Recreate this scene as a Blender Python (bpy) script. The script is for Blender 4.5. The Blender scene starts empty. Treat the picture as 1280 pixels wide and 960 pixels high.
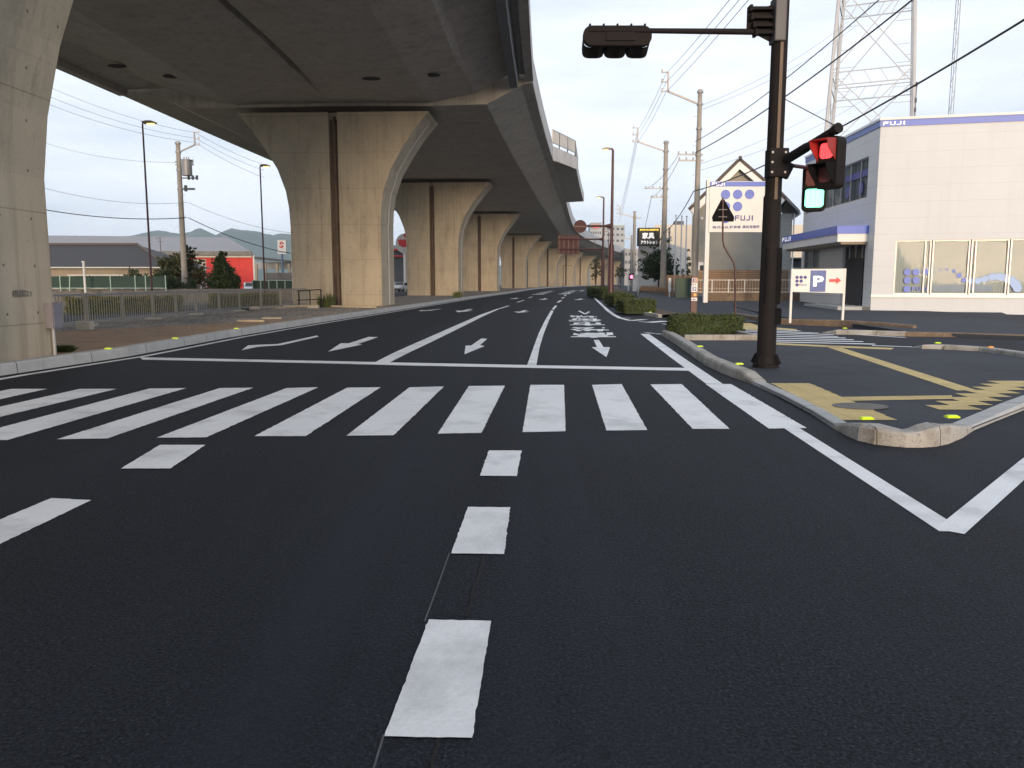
import bpy, math, random
from mathutils import Vector, Matrix, noise
random.seed(7)
R = math.radians
SC = bpy.context.scene
# ------------------------------------------------------------------ camera
F, H, TH = 1000.0, 1.6, 0.128
PH = math.atan(TH); CP, SP = math.cos(PH), math.sin(PH)
cam = bpy.data.cameras.new('camera'); co = bpy.data.objects.new('camera', cam)
SC.collection.objects.link(co); SC.camera = co
cam.sensor_fit = 'HORIZONTAL'; cam.sensor_width = 36.0; cam.lens = 36.0*F/1280.0
cam.clip_start = 0.1; cam.clip_end = 9000
co.location = (0, 0, H); co.rotation_euler = (R(90)-PH, 0, 0)
# ------------------------------------------------------------------ world, sun, exposure
SUN_EL, SUN_AZ = 5.0, 175.5          # azimuth clockwise from +Y: the glow is behind the camera
w = bpy.data.worlds.new('World'); SC.world = w; w.use_nodes = True
nt = w.node_tree; nt.nodes.clear()
def N(t, kind, **kw):
    n = t.nodes.new(kind)
    for k, v in kw.items():
        setattr(n, k, v)
    return n
def L(t, a, b): t.links.new(a, b)
sky = N(nt, 'ShaderNodeTexSky', sky_type='NISHITA', sun_disc=False, sun_elevation=R(SUN_EL), sun_rotation=R(SUN_AZ),
        altitude=0, air_density=1.0, dust_density=1.5, ozone_density=1.0)
tc = N(nt, 'ShaderNodeTexCoord')
mp = N(nt, 'ShaderNodeMapping'); mp.inputs['Scale'].default_value = (1.3, 1.3, 6.0)
L(nt, tc.outputs['Generated'], mp.inputs['Vector'])
nz = N(nt, 'ShaderNodeTexNoise'); nz.inputs['Scale'].default_value = 1.7; nz.inputs['Detail'].default_value = 7; nz.inputs['Roughness'].default_value = 0.55
L(nt, mp.outputs[0], nz.inputs['Vector'])
cr = N(nt, 'ShaderNodeValToRGB'); cr.color_ramp.elements[0].position = .38; cr.color_ramp.elements[0].color = (7.8, 8.6, 9.9, 1)
cr.color_ramp.elements[1].position = .58; cr.color_ramp.elements[1].color = (10.5, 11.0, 12.1, 1)
L(nt, nz.outputs['Fac'], cr.inputs['Fac'])
mx = N(nt, 'ShaderNodeMixRGB'); mx.inputs['Fac'].default_value = .86
L(nt, sky.outputs[0], mx.inputs[1]); L(nt, cr.outputs[0], mx.inputs[2])
bg = N(nt, 'ShaderNodeBackground'); bg.inputs['Strength'].default_value = 0.105
wo = N(nt, 'ShaderNodeOutputWorld'); L(nt, mx.outputs[0], bg.inputs[0]); L(nt, bg.outputs[0], wo.inputs[0])
sl = bpy.data.lights.new('sun', 'SUN'); so = bpy.data.objects.new('sun', sl); SC.collection.objects.link(so)
sl.energy = 2.9; sl.angle = R(13); sl.color = (1.0, .75, .50)
sd = Vector((math.sin(R(SUN_AZ))*math.cos(R(SUN_EL)), math.cos(R(SUN_AZ))*math.cos(R(SUN_EL)), math.sin(R(SUN_EL))))
so.rotation_euler = sd.to_track_quat('Z', 'Y').to_euler()
vs = SC.view_settings; vs.view_transform = 'Standard'; vs.look = 'None'; vs.exposure = 0.22; vs.gamma = 1.0; vs.use_curve_mapping = False
SC.cycles.max_bounces = 6; SC.cycles.transparent_max_bounces = 12; SC.cycles.use_denoising = True
# ------------------------------------------------------------------ survey: a photo pixel to a point of the place
def ray(px, py):
    u, v = px-640.0, 480.0-py
    return Vector((u, F*CP+v*SP, v*CP-F*SP))
def G(px, py, z=0.0):
    d = ray(px, py); t = (z-H)/d.z
    return Vector((d.x*t, d.y*t, z))
def P(px, py, Y):
    d = ray(px, py); t = Y/d.y
    return Vector((d.x*t, Y, H+d.z*t))
def OP(px, py, p0, dr):
    """ray through a pixel onto the vertical plane through p0 along dr -> (u, z)"""
    d = ray(px, py); n = Vector((-dr[1], dr[0]))
    t = (n.x*p0[0]+n.y*p0[1])/(n.x*d.x+n.y*d.y)
    return ((d.x*t-p0[0])*dr[0]+(d.y*t-p0[1])*dr[1], H+d.z*t)
def lerp(a, b, t): return a+(b-a)*t
def interp(tab, x):
    if x <= tab[0][0]:
        (x0, y0), (x1, y1) = tab[0], tab[1]; return y0+(x-x0)*(y1-y0)/(x1-x0)
    if x >= tab[-1][0]:
        (x0, y0), (x1, y1) = tab[-2], tab[-1]; return y1+(x-x1)*(y1-y0)/(x1-x0)
    for i in range(len(tab)-1):
        if tab[i][0] <= x <= tab[i+1][0]:
            x0, y0 = tab[i]; x1, y1 = tab[i+1]; h = x1-x0; t = (x-x0)/h
            d = (y1-y0)/h
            m0 = d if i == 0 else ((y1-tab[i-1][1])/(x1-tab[i-1][0]))
            m1 = d if i == len(tab)-2 else ((tab[i+2][1]-y0)/(tab[i+2][0]-x0))
            return (2*t**3-3*t*t+1)*y0+(t**3-2*t*t+t)*h*m0+(-2*t**3+3*t*t)*y1+(t**3-t*t)*h*m1
# ------------------------------------------------------------------ mesh helpers
def fuji(b, o, u, v, wd, ht):
    """the wide block letters of the shop name as strokes"""
    o, u, v = Vector(o), Vector(u), Vector(v); s = .21
    for x0, x1, y0, y1 in ((0, .06, 0, 1), (.06, .25, 1-s, 1), (.06, .22, .40, .40+s), (.30, .36, .12, 1), (.33, .52, 0, s), (.49, .55, .12, 1), (.60, .78, 0, s), (.75, .81, .12, 1), (.90, .97, 0, 1)):
        b.poly([o+u*x*wd+v*y*ht for x, y in ((x0, y0), (x1, y0), (x1, y1), (x0, y1))])
    return b
class MB:
    def __init__(s): s.v = []; s.f = []; s.m = []; s.mi = 0
    def add(s, vs, fs):
        b = len(s.v); s.v += [tuple(x) for x in vs]
        for f in fs: s.f.append(tuple(b+i for i in f)); s.m.append(s.mi)
        return s
    def box(s, c, d, rz=0.0, rx=0.0, ry=0.0):
        M = Matrix.Translation(Vector(c)) @ Matrix.Rotation(rz, 4, 'Z') @ Matrix.Rotation(ry, 4, 'Y') @ Matrix.Rotation(rx, 4, 'X')
        vs = [M @ Vector((x*d[0]/2, y*d[1]/2, z*d[2]/2)) for x in (-1, 1) for y in (-1, 1) for z in (-1, 1)]
        return s.add(vs, [(0,1,3,2),(4,6,7,5),(0,4,5,1),(2,3,7,6),(0,2,6,4),(1,5,7,3)])
    def tube(s, pts, r, n=8, cap=True):
        pts = [Vector(p) for p in pts]; rs = r if isinstance(r, (list, tuple)) else [r]*len(pts)
        rings = []
        up = None
        for i, p in enumerate(pts):
            d = (pts[min(i+1, len(pts)-1)]-pts[max(i-1, 0)]).normalized()
            if up is None: up = Vector((0, 0, 1)) if abs(d.z) < .9 else Vector((0, 1, 0))
            a = d.cross(up).normalized(); b = d.cross(a).normalized()
            up = -b if (-b).dot(up) > 0 else b
            rings.append([p+a*math.cos(2*math.pi*k/n)*rs[i]+b*math.sin(2*math.pi*k/n)*rs[i] for k in range(n)])
        vs = [q for rg in rings for q in rg]; fs = []
        for i in range(len(pts)-1):
            for k in range(n):
                fs.append((i*n+k, i*n+(k+1) % n, (i+1)*n+(k+1) % n, (i+1)*n+k))
        if cap: fs.append(tuple(range(n))[::-1]); fs.append(tuple((len(pts)-1)*n+k for k in range(n)))
        return s.add(vs, fs)
    def bar(s, a, b, wd, ht=None):
        a, b = Vector(a), Vector(b); ht = ht or wd; d = (b-a).normalized()
        up = Vector((0, 0, 1)) if abs(d.z) < .95 else Vector((0, 1, 0))
        x = d.cross(up).normalized()*wd/2; y = x.cross(d).normalized()*ht/2
        vs = [a-x-y, a+x-y, a+x+y, a-x+y, b-x-y, b+x-y, b+x+y, b-x+y]
        return s.add(vs, [(3,2,1,0),(4,5,6,7),(0,1,5,4),(1,2,6,5),(2,3,7,6),(3,0,4,7)])
    def prism(s, poly, z0, z1):
        """footprint (x,y) list, z0/z1 numbers or lists"""
        n = len(poly); a = z0 if isinstance(z0, (list, tuple)) else [z0]*n; b = z1 if isinstance(z1, (list, tuple)) else [z1]*n
        vs = [(p[0], p[1], a[i]) for i, p in enumerate(poly)]+[(p[0], p[1], b[i]) for i, p in enumerate(poly)]
        return s.add(vs, [tuple(range(n))[::-1], tuple(range(n, 2*n))]+[(i, (i+1) % n, n+(i+1) % n, n+i) for i in range(n)])
    def extrude(s, poly, vec):
        n = len(poly); vec = Vector(vec); vs = [Vector(p) for p in poly]; vs += [p+vec for p in vs]
        return s.add(vs, [tuple(range(n))[::-1], tuple(range(n, 2*n))]+[(i, (i+1) % n, n+(i+1) % n, n+i) for i in range(n)])
    def poly(s, pts): return s.add(pts, [tuple(range(len(pts)))])
    def disc(s, c, r, u, v, n=20, t=None):
        c, u, v = Vector(c), Vector(u), Vector(v)
        pts = [c+u*r*math.cos(2*math.pi*k/n)+v*r*math.sin(2*math.pi*k/n) for k in range(n)]
        return s.extrude(pts, t) if t is not None else s.poly(pts)
    def strip(s, left, right):
        n = len(left)
        return s.add([*left, *right], [(i, n+i, n+i+1, i+1) for i in range(n-1)])
    def text(s, txt, o, u, v, wd, ht, bold=0.0):
        """letters filling a wd x ht box whose lower-left corner is o"""
        if txt == 'FUJI': return fuji(s, o, u, v, wd, ht)
        cu = bpy.data.curves.new('letters', 'FONT'); cu.body = txt; cu.resolution_u = 2; cu.offset = bold; cu.size = 1
        ob = bpy.data.objects.new('letters', cu); SC.collection.objects.link(ob)
        dg = bpy.context.evaluated_depsgraph_get(); me = bpy.data.meshes.new_from_object(ob.evaluated_get(dg))
        bpy.data.objects.remove(ob)
        if not me.vertices: return s
        xs = [q.co.x for q in me.vertices]; ys = [q.co.y for q in me.vertices]
        x0, x1, y0, y1 = min(xs), max(xs), min(ys), max(ys); o, u, v = Vector(o), Vector(u), Vector(v)
        vs = [o+u*((q.co.x-x0)/(x1-x0)*wd)+v*((q.co.y-y0)/max(y1-y0, .01)*ht) for q in me.vertices]
        s.add(vs, [tuple(p.vertices) for p in me.polygons]); bpy.data.meshes.remove(me); return s
def wloc(o):
    v = Vector((0, 0, 0))
    while o: v += o.location; o = o.parent
    return v
def mk(name, mb, mat, parent=None, loc=None, smooth=False, bevel=0.0, **props):
    me = bpy.data.meshes.new(name)
    off = wloc(parent) if parent else Vector(loc) if loc is not None else Vector((0, 0, 0))
    me.from_pydata([(a-off.x, b-off.y, c-off.z) for a, b, c in mb.v], [], mb.f)
    for m in (mat if isinstance(mat, (list, tuple)) else [mat]): me.materials.append(m)
    for p, i in zip(me.polygons, mb.m): p.material_index = i
    if smooth:
        for p in me.polygons: p.use_smooth = True
    me.update()
    o = bpy.data.objects.new(name, me); SC.collection.objects.link(o)
    if parent: o.parent = parent
    else: o.location = off
    if smooth:
        try:
            me.set_sharp_from_angle(angle=R(35))
        except Exception: pass
    if bevel:
        b = o.modifiers.new('bevel', 'BEVEL'); b.width = bevel; b.segments = 2; b.limit_method = 'ANGLE'; b.angle_limit = R(40)
    for k, v in props.items(): o[k] = v
    return o
def thing(name, label, cat, loc, group=None):
    o = bpy.data.objects.new(name, None); SC.collection.objects.link(o); o.location = loc; o.empty_display_size = .3
    o['label'] = label; o['category'] = cat
    if group: o['group'] = group
    return o
def tag(o, label, cat, group=None):
    o['label'] = label; o['category'] = cat
    if group: o['group'] = group
    return o
def struct(name, mb, mat, **kw): return mk(name, mb, mat, kind='structure', **kw)
def copy_tree(o, parent=None):
    c = o.copy(); SC.collection.objects.link(c); c.parent = parent
    for ch in list(o.children): copy_tree(ch, c)
    return c
# ------------------------------------------------------------------ materials
def rndvec(t, tc, mp):
    oi = N(t, 'ShaderNodeObjectInfo'); ml = N(t, 'ShaderNodeMath', operation='MULTIPLY'); ml.inputs[1].default_value = 61.0
    va = N(t, 'ShaderNodeVectorMath', operation='ADD'); L(t, oi.outputs['Random'], ml.inputs[0]); L(t, tc.outputs['Object'], va.inputs[0]); L(t, ml.outputs[0], va.inputs[1]); L(t, va.outputs[0], mp.inputs['Vector'])
def ties(m, per=.9, r=.028, dark=.35, ph=(.45, .35)):
    """small plugged form-tie holes on a grid"""
    t = m.node_tree; b, src = base_socket(m); tc = N(t, 'ShaderNodeTexCoord'); sp = N(t, 'ShaderNodeSeparateXYZ'); L(t, tc.outputs['Object'], sp.inputs[0])
    ad = N(t, 'ShaderNodeMath', operation='ADD'); L(t, sp.outputs[0], ad.inputs[0]); L(t, sp.outputs[1], ad.inputs[1]); sq = []
    for src_, p in ((ad.outputs[0], ph[0]), (sp.outputs[2], ph[1])):
        q = N(t, 'ShaderNodeMath', operation='ADD'); q.inputs[1].default_value = 1000*per+p; L(t, src_, q.inputs[0])
        md = N(t, 'ShaderNodeMath', operation='MODULO'); md.inputs[1].default_value = per; L(t, q.outputs[0], md.inputs[0])
        su = N(t, 'ShaderNodeMath', operation='SUBTRACT'); su.inputs[1].default_value = per/2; L(t, md.outputs[0], su.inputs[0])
        ml = N(t, 'ShaderNodeMath', operation='MULTIPLY'); L(t, su.outputs[0], ml.inputs[0]); L(t, su.outputs[0], ml.inputs[1]); sq.append(ml.outputs[0])
    s = N(t, 'ShaderNodeMath', operation='ADD'); L(t, sq[0], s.inputs[0]); L(t, sq[1], s.inputs[1])
    lt = N(t, 'ShaderNodeMath', operation='LESS_THAN'); lt.inputs[1].default_value = r*r; L(t, s.outputs[0], lt.inputs[0])
    mm = N(t, 'ShaderNodeMixRGB', blend_type='MULTIPLY'); mm.inputs[2].default_value = (dark, dark, dark, 1); L(t, lt.outputs[0], mm.inputs[0]); L(t, src, mm.inputs[1]); L(t, mm.outputs[0], b.inputs['Base Color']); return m
def mat(name, col, rough=.6, var=.12, vs=3.0, bump=0.0, bs=40.0, metal=0.0, spec=None, stretch=(1, 1, 1), col2=None, emit=None, es=0.0, fine=0.0):
    m = bpy.data.materials.new(name); m.use_nodes = True; t = m.node_tree; b = t.nodes['Principled BSDF']
    b.inputs['Roughness'].default_value = rough; b.inputs['Metallic'].default_value = metal
    if spec is not None: b.inputs['Specular IOR Level'].default_value = spec
    tc = N(t, 'ShaderNodeTexCoord'); mp = N(t, 'ShaderNodeMapping'); mp.inputs['Scale'].default_value = stretch
    rndvec(t, tc, mp)
    n = N(t, 'ShaderNodeTexNoise'); n.inputs['Scale'].default_value = vs; n.inputs['Detail'].default_value = 6; n.inputs['Roughness'].default_value = .6
    L(t, mp.outputs[0], n.inputs['Vector'])
    r = N(t, 'ShaderNodeValToRGB'); c = Vector(col); c2 = Vector(col2) if col2 else None
    r.color_ramp.elements[0].position = .3; r.color_ramp.elements[1].position = .7
    r.color_ramp.elements[0].color = (*(c2 if c2 else c*(1-var)), 1); r.color_ramp.elements[1].color = (*(c if c2 else c*(1+var)), 1)
    L(t, n.outputs['Fac'], r.inputs['Fac']); out = r.outputs[0]
    if fine:
        n3 = N(t, 'ShaderNodeTexNoise'); n3.inputs['Scale'].default_value = bs; n3.inputs['Detail'].default_value = 3
        L(t, tc.outputs['Object'], n3.inputs['Vector'])
        mr = N(t, 'ShaderNodeMapRange'); mr.inputs[1].default_value = .3; mr.inputs[2].default_value = .7; mr.inputs[3].default_value = 1-fine; mr.inputs[4].default_value = 1+fine
        L(t, n3.outputs['Fac'], mr.inputs[0]); mm = N(t, 'ShaderNodeMixRGB', blend_type='MULTIPLY'); mm.inputs[0].default_value = 1
        L(t, out, mm.inputs[1]); L(t, mr.outputs[0], mm.inputs[2]); out = mm.outputs[0]
    L(t, out, b.inputs['Base Color'])
    if bump:
        n2 = N(t, 'ShaderNodeTexNoise'); n2.inputs['Scale'].default_value = bs; n2.inputs['Detail'].default_value = 4
        L(t, tc.outputs['Object'], n2.inputs['Vector'])
        bp = N(t, 'ShaderNodeBump'); bp.inputs['Strength'].default_value = bump; bp.inputs['Distance'].default_value = .02
        L(t, n2.outputs['Fac'], bp.inputs['Height']); L(t, bp.outputs[0], b.inputs['Normal'])
    if emit:
        b.inputs['Emission Color'].default_value = (*emit, 1); b.inputs['Emission Strength'].default_value = es
    m['out'] = 1
    return m
def base_socket(m):
    b = m.node_tree.nodes['Principled BSDF']; return b, b.inputs['Base Color'].links[0].from_socket
def seams(m, axis, period, width, dark=.55, phase=0.0, axis2=None, period2=1.0):
    """thin joint lines repeated along one axis of the object's own space"""
    t = m.node_tree; b, src = base_socket(m)
    tc = N(t, 'ShaderNodeTexCoord'); sp = N(t, 'ShaderNodeSeparateXYZ'); L(t, tc.outputs['Object'], sp.inputs[0])
    fac = None
    for ax, pr in ((axis, period), (axis2, period2)):
        if ax is None: continue
        a = N(t, 'ShaderNodeMath', operation='ADD'); a.inputs[1].default_value = 1000*pr+phase; L(t, sp.outputs[ax], a.inputs[0])
        q = N(t, 'ShaderNodeMath', operation='MODULO'); q.inputs[1].default_value = pr; L(t, a.outputs[0], q.inputs[0])
        c = N(t, 'ShaderNodeMath', operation='LESS_THAN'); c.inputs[1].default_value = width; L(t, q.outputs[0], c.inputs[0])
        if fac is None: fac = c.outputs[0]
        else:
            g = N(t, 'ShaderNodeMath', operation='MAXIMUM'); L(t, fac, g.inputs[0]); L(t, c.outputs[0], g.inputs[1]); fac = g.outputs[0]
    mm = N(t, 'ShaderNodeMixRGB', blend_type='MULTIPLY'); mm.inputs[2].default_value = (dark, dark, dark, 1)
    L(t, fac, mm.inputs[0]); L(t, src, mm.inputs[1]); L(t, mm.outputs[0], b.inputs['Base Color'])
    return m
def overlay(m, scale, lo, hi, col, stretch=(1, 1, 1), detail=5, amount=1.0):
    """irregular stains or wear of another colour"""
    t = m.node_tree; b, src = base_socket(m)
    tc = N(t, 'ShaderNodeTexCoord'); mp = N(t, 'ShaderNodeMapping'); mp.inputs['Scale'].default_value = stretch; mp.inputs['Location'].default_value = (3.7, 1.3, 8.1)
    rndvec(t, tc, mp)
    n = N(t, 'ShaderNodeTexNoise'); n.inputs['Scale'].default_value = scale; n.inputs['Detail'].default_value = detail; n.inputs['Roughness'].default_value = .65
    L(t, mp.outputs[0], n.inputs['Vector'])
    mr = N(t, 'ShaderNodeMapRange'); mr.inputs[1].default_value = lo; mr.inputs[2].default_value = hi; mr.inputs[4].default_value = amount; L(t, n.outputs['Fac'], mr.inputs[0])
    mm = N(t, 'ShaderNodeMixRGB'); mm.inputs[2].default_value = (*col, 1)
    L(t, mr.outputs[0], mm.inputs[0]); L(t, src, mm.inputs[1]); L(t, mm.outputs[0], b.inputs['Base Color'])
    return m
M = {}
M['asphalt'] = overlay(overlay(overlay(overlay(mat('asphalt', (.0108, .0138, .0200), .82, .2, .35, .35, 60, fine=.9, spec=.22), 85, .55, .67, (.052, .061, .078)), 34, .58, .72, (.023, .028, .038), amount=.85), .8, .47, .68, (.022, .0275, .038), (1, .035, 1), 4, .7), 7, .60, .70, (.006, .0085, .012), amount=.6)
M['old_asphalt'] = overlay(mat('old_asphalt', (.046, .052, .064), .85, .12, .5, .5, 70, fine=.35, spec=.25), .6, .52, .75, (.032, .035, .042))
M['paint'] = overlay(overlay(mat('road_paint', (.83, .85, .87), .65, .05, 1.2, .15, 60, fine=.05), 1.5, .50, .72, (.36, .37, .39), detail=9, amount=.6), 30, .70, .78, (.2, .2, .21), amount=.5)
M['tactile'] = seams(seams(mat('tactile_yellow', (.60, .46, .20), .8, .12, 2, .4, 60), 0, .3, .014, .72, 0, 1, .3), 0, .075, .018, .88, 0, 1, .075)
M['kerb'] = overlay(overlay(seams(mat('kerb_concrete', (.40, .385, .36), .85, .15, 2, .5, 50, fine=.12), 1, .6, .016, .32), 3, .5, .7, (.20, .17, .13), amount=.75), 40, .6, .7, (.2, .19, .17), amount=.5)
M['kerb_x'] = overlay(overlay(seams(mat('corner_kerb_concrete', (.40, .385, .36), .85, .15, 2, .5, 50, fine=.12), 0, .6, .014, .32), 3, .5, .7, (.20, .17, .13), amount=.75), 25, .58, .66, (.13, .12, .10), amount=.7)
M['kerb_new'] = overlay(seams(mat('new_kerb_concrete', (.42, .43, .43), .85, .1, 2, .4, 50, fine=.08), 1, 2.0, .025, .3), 3, .55, .75, (.26, .26, .26), amount=.5)
M['kerb_brown'] = overlay(mat('brown_kerb', (.18, .13, .09), .9, .2, 3, .5, 40), 5, .5, .7, (.30, .27, .22), amount=.5)
def concrete(name, col, strk, sc=1.0):
    m = mat(name, col, .85, .08, .8*sc, .25, 25, fine=.06)
    overlay(m, 1.1, .5, .78, tuple(c*.62 for c in col), (1, 1, .35), 6, .8)
    overlay(m, 1.6, .5, .72, strk, (2.2, 2.2, .14), 7, .75)
    overlay(m, 9, .66, .72, tuple(c*.5 for c in col), (1, 1, 1), 4, .45)
    return m
M['pier'] = ties(seams(seams(concrete('pier_concrete', (.475, .405, .30), (.30, .25, .18)), 2, 2.15, .022, .66, -.78), 0, 1.8, .01, .93, .4))
M['deck'] = concrete('deck_concrete', (.50, .46, .41), (.33, .295, .26), .6)
M['deck_web'] = concrete('girder_concrete', (.50, .46, .40), (.32, .28, .23), .6)
M['parapet'] = seams(concrete('parapet_concrete', (.50, .50, .50), (.30, .30, .29)), 1, 2.0, .05, .5)
M['panel_grey'] = seams(mat('screen_panel_grey', (.42, .44, .46), .5, .06, 1), 1, 2.0, .12, .45)
M['duct'] = mat('duct_steel', (.20, .21, .23), .55, .1, 1, metal=.3)
M['groove'] = overlay(mat('groove_stained', (.13, .09, .065), .8, .2, 2, .2, 30), 3, .5, .7, (.07, .05, .04), (1, 1, .2))
M['pipe_grey'] = mat('pipe_grey', (.34, .36, .38), .5, .05)
M['rubber'] = mat('bearing_dark', (.03, .03, .032), .8)
M['bronze'] = mat('dark_bronze_paint', (.013, .0105, .0115), .75, .1, 4, spec=.25)
M['bronze_light'] = mat('bronze_cover', (.10, .07, .05), .5, .15, 4, metal=.2, stretch=(1, 1, .2))
M['maroon'] = mat('maroon_paint', (.070, .027, .027), .45, .12, 2, metal=.1)
M['maroon_back'] = mat('maroon_sign_back', (.075, .032, .032), .8, .1, 2)
M['black'] = mat('black_plastic', (.008, .008, .009), .9, spec=.15)
M['signred'] = mat('red_signal_lens', (.6, .02, .01), .3, emit=(1, .12, .10), es=2.0)
M['signgreen'] = mat('green_signal_lens', (.1, .7, .4), .3, emit=(.30, 1, .66), es=2.2)
for k, c0 in (('signred', (1, .02, .04)), ('signgreen', (.22, 1, .55))):
    m = M[k]; t = m.node_tree; b = t.nodes['Principled BSDF']; tc = N(t, 'ShaderNodeTexCoord'); vo = N(t, 'ShaderNodeTexVoronoi'); vo.inputs['Scale'].default_value = 38; vo.inputs['Randomness'].default_value = .15
    L(t, tc.outputs['Object'], vo.inputs['Vector']); r = N(t, 'ShaderNodeValToRGB'); r.color_ramp.elements[0].position = .25; r.color_ramp.elements[0].color = (*b.inputs['Emission Color'].default_value[:3], 1); r.color_ramp.elements[1].position = .6; r.color_ramp.elements[1].color = (*c0, 1)
    L(t, vo.outputs['Distance'], r.inputs['Fac']); L(t, r.outputs[0], b.inputs['Emission Color'])
M['visor_red'] = mat('visor_red_lit', (.30, .03, .025), .5)  # glow of the lit red lens painted into the visor colour
M['lensdark'] = mat('unlit_lens', (.12, .03, .03), .25)
M['lamp_glow'] = mat('lamp_glow', (1, .7, .25), .3, emit=(1, .62, .16), es=3.2)
M['lamp_head'] = mat('lamp_head_metal', (.22, .18, .15), .5, metal=.4)
M['pole_conc'] = overlay(mat('pole_concrete', (.36, .335, .30), .85, .12, 1.5, .2, 30), 2, .5, .75, (.2, .185, .165), (1, 1, .15))
M['galv'] = mat('galvanised_steel', (.34, .34, .35), .5, .1, 3, metal=.35)
M['darksteel'] = mat('dark_steel', (.10, .10, .11), .5, .1, 3, metal=.3)
M['cable'] = mat('cable_black', (.02, .02, .022), .6)
M['cable_thin'] = mat('cable_grey', (.12, .12, .13), .5)
M['white'] = mat('white_paint', (.78, .78, .77), .45, .05, 1)
M['blue'] = mat('sign_blue', (.075, .15, .60), .4, .04)
M['blue_deep'] = mat('parking_blue', (.012, .07, .33), .4, .04)
M['navy'] = mat('dot_navy', (.035, .05, .26), .4, .04)
M['lightblue'] = mat('dot_light_blue', (.26, .42, .74), .4, .04)
M['red'] = mat('sign_red', (.62, .02, .03), .4, .04)
M['orange'] = mat('amber_reflector', (.8, .36, .03), .3)
M['reflector'] = mat('yellow_reflector', (.62, .80, .02), .3, .05, emit=(.7, 1, .02), es=.1)
M['cladding'] = seams(mat('white_cladding', (.62, .655, .695), .5, .03, .5, .06, 8), 2, .78, .014, .82, .1)
M['cladding'] = overlay(seams(M['cladding'], 0, 3.6, .012, .88), 1.4, .52, .78, (.53, .55, .57), (1.5, 1.5, .12), 6, .5)
M['cladding_side'] = seams(mat('side_cladding', (.70, .70, .69), .5, .03, .5), 2, .78, .018, .7, .1, 1, 1.9)
M['frame'] = mat('aluminium_frame', (.52, .50, .50), .4, .05, metal=.3)
M['dark_in'] = mat('dark_interior', (.035, .035, .04), .7)
M['blind'] = seams(mat('vertical_blind', (.60, .66, .68), .8, .06, 2, stretch=(4, 4, .1)), 0, .11, .022, .62)
M['brown_floor'] = mat('brown_interior', (.20, .14, .10), .7, .2)
def glass(name, tint, rough=.04, mixf=.5):
    m = bpy.data.materials.new(name); m.use_nodes = True; t = m.node_tree; b = t.nodes['Principled BSDF']
    b.inputs['Base Color'].default_value = (*tint, 1); b.inputs['Roughness'].default_value = rough
    tr = N(t, 'ShaderNodeBsdfTransparent'); tr.inputs[0].default_value = (.9, .93, .93, 1); ms = N(t, 'ShaderNodeMixShader'); fr = N(t, 'ShaderNodeFresnel'); fr.inputs[0].default_value = 1.5
    ad = N(t, 'ShaderNodeMath', operation='ADD'); ad.inputs[1].default_value = mixf; L(t, fr.outputs[0], ad.inputs[0])
    L(t, ad.outputs[0], ms.inputs[0]); L(t, tr.outputs[0], ms.inputs[1]); L(t, b.outputs[0], ms.inputs[2]); L(t, ms.outputs[0], t.nodes['Material Output'].inputs[0])
    return m
M['glass'] = glass('window_glass', (.10, .12, .13), .03, .08)
M['carglass'] = glass('car_glass', (.02, .025, .03), .05, .6)
M['stucco'] = mat('grey_stucco', (.36, .345, .30), .9, .06, 2, .2, 60)
M['stucco_side'] = seams(mat('grey_siding', (.31, .32, .315), .8, .05, 2), 2, .3, .02, .75)
M['rooftile'] = seams(mat('grey_roof_tile', (.16, .165, .18), .6, .12, 3), 1, .32, .05, .55)
M['darktile'] = seams(mat('dark_roof_tile', (.034, .032, .033), .7, .2, 3, .3, 10), 0, .35, .08, .7)
M['brownroof'] = mat('brown_verge', (.085, .065, .055), .7, .1)
M['metalroof'] = seams(mat('pale_metal_roof', (.22, .215, .225), .55, .05, .3), 0, 1.2, .08, .8)
M['redwall'] = seams(overlay(mat('red_cladding', (.72, .04, .035), .55, .06, 1), .5, .5, .8, (.42, .06, .03), amount=.6), 0, 1.0, .06, .8)
M['offwhite'] = mat('offwhite_wall', (.58, .56, .52), .8, .06, 1)
M['beigewall'] = mat('beige_wall', (.34, .29, .23), .85, .12, 1)
M['wallgrey'] = overlay(mat('grey_block_wall', (.20, .195, .185), .9, .15, 1.5, .3, 20), 2, .5, .7, (.11, .10, .09), (1, 1, .3))
M['wood'] = seams(mat('brown_timber', (.25, .155, .085), .7, .2, 2, .2, 20, stretch=(.3, .3, 6)), 2, .16, .022, .35)
M['plank'] = mat('pale_lumber', (.50, .42, .30), .8, .15, 3)
M['beige_steel'] = mat('beige_steel', (.36, .315, .245), .55, .1, 2)
M['grey_rail'] = mat('grey_rail', (.28, .285, .30), .5, .08, 2, metal=.2)
M['block'] = mat('pale_foot_block', (.50, .44, .35), .9, .15, 3, .3, 40)
M['mesh_green'] = mat('green_screen_mesh', (.035, .065, .05), .8, .25, 1.2)
M['pale_green'] = mat('pale_green_steel', (.36, .50, .44), .5)
M['green_panel'] = mat('green_panel', (.03, .075, .055), .55, .15, 1)
M['gravel'] = overlay(overlay(mat('grey_gravel', (.24, .205, .17), .95, .25, 1.2, .8, 30, fine=.5), 12, .6, .68, (.34, .31, .27)), .35, .5, .62, (.13, .115, .10), amount=.7)
M['dirt'] = overlay(mat('brown_dirt', (.32, .20, .115), .95, .18, 1.5, .6, 40, fine=.35), .8, .5, .75, (.24, .165, .11))
M['earth'] = overlay(mat('earth', (.13, .12, .09), .95, .25, .1, .4, 8), .06, .5, .6, (.07, .085, .04))
M['soil'] = mat('soil_bed', (.10, .075, .05), .95, .3, 4, .6, 40)
def leafmat(name, a, b, sc=2.0):
    m = mat(name, a, .6, .1, sc, col2=b, spec=.25); bs = m.node_tree.nodes['Principled BSDF']
    return m
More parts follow.
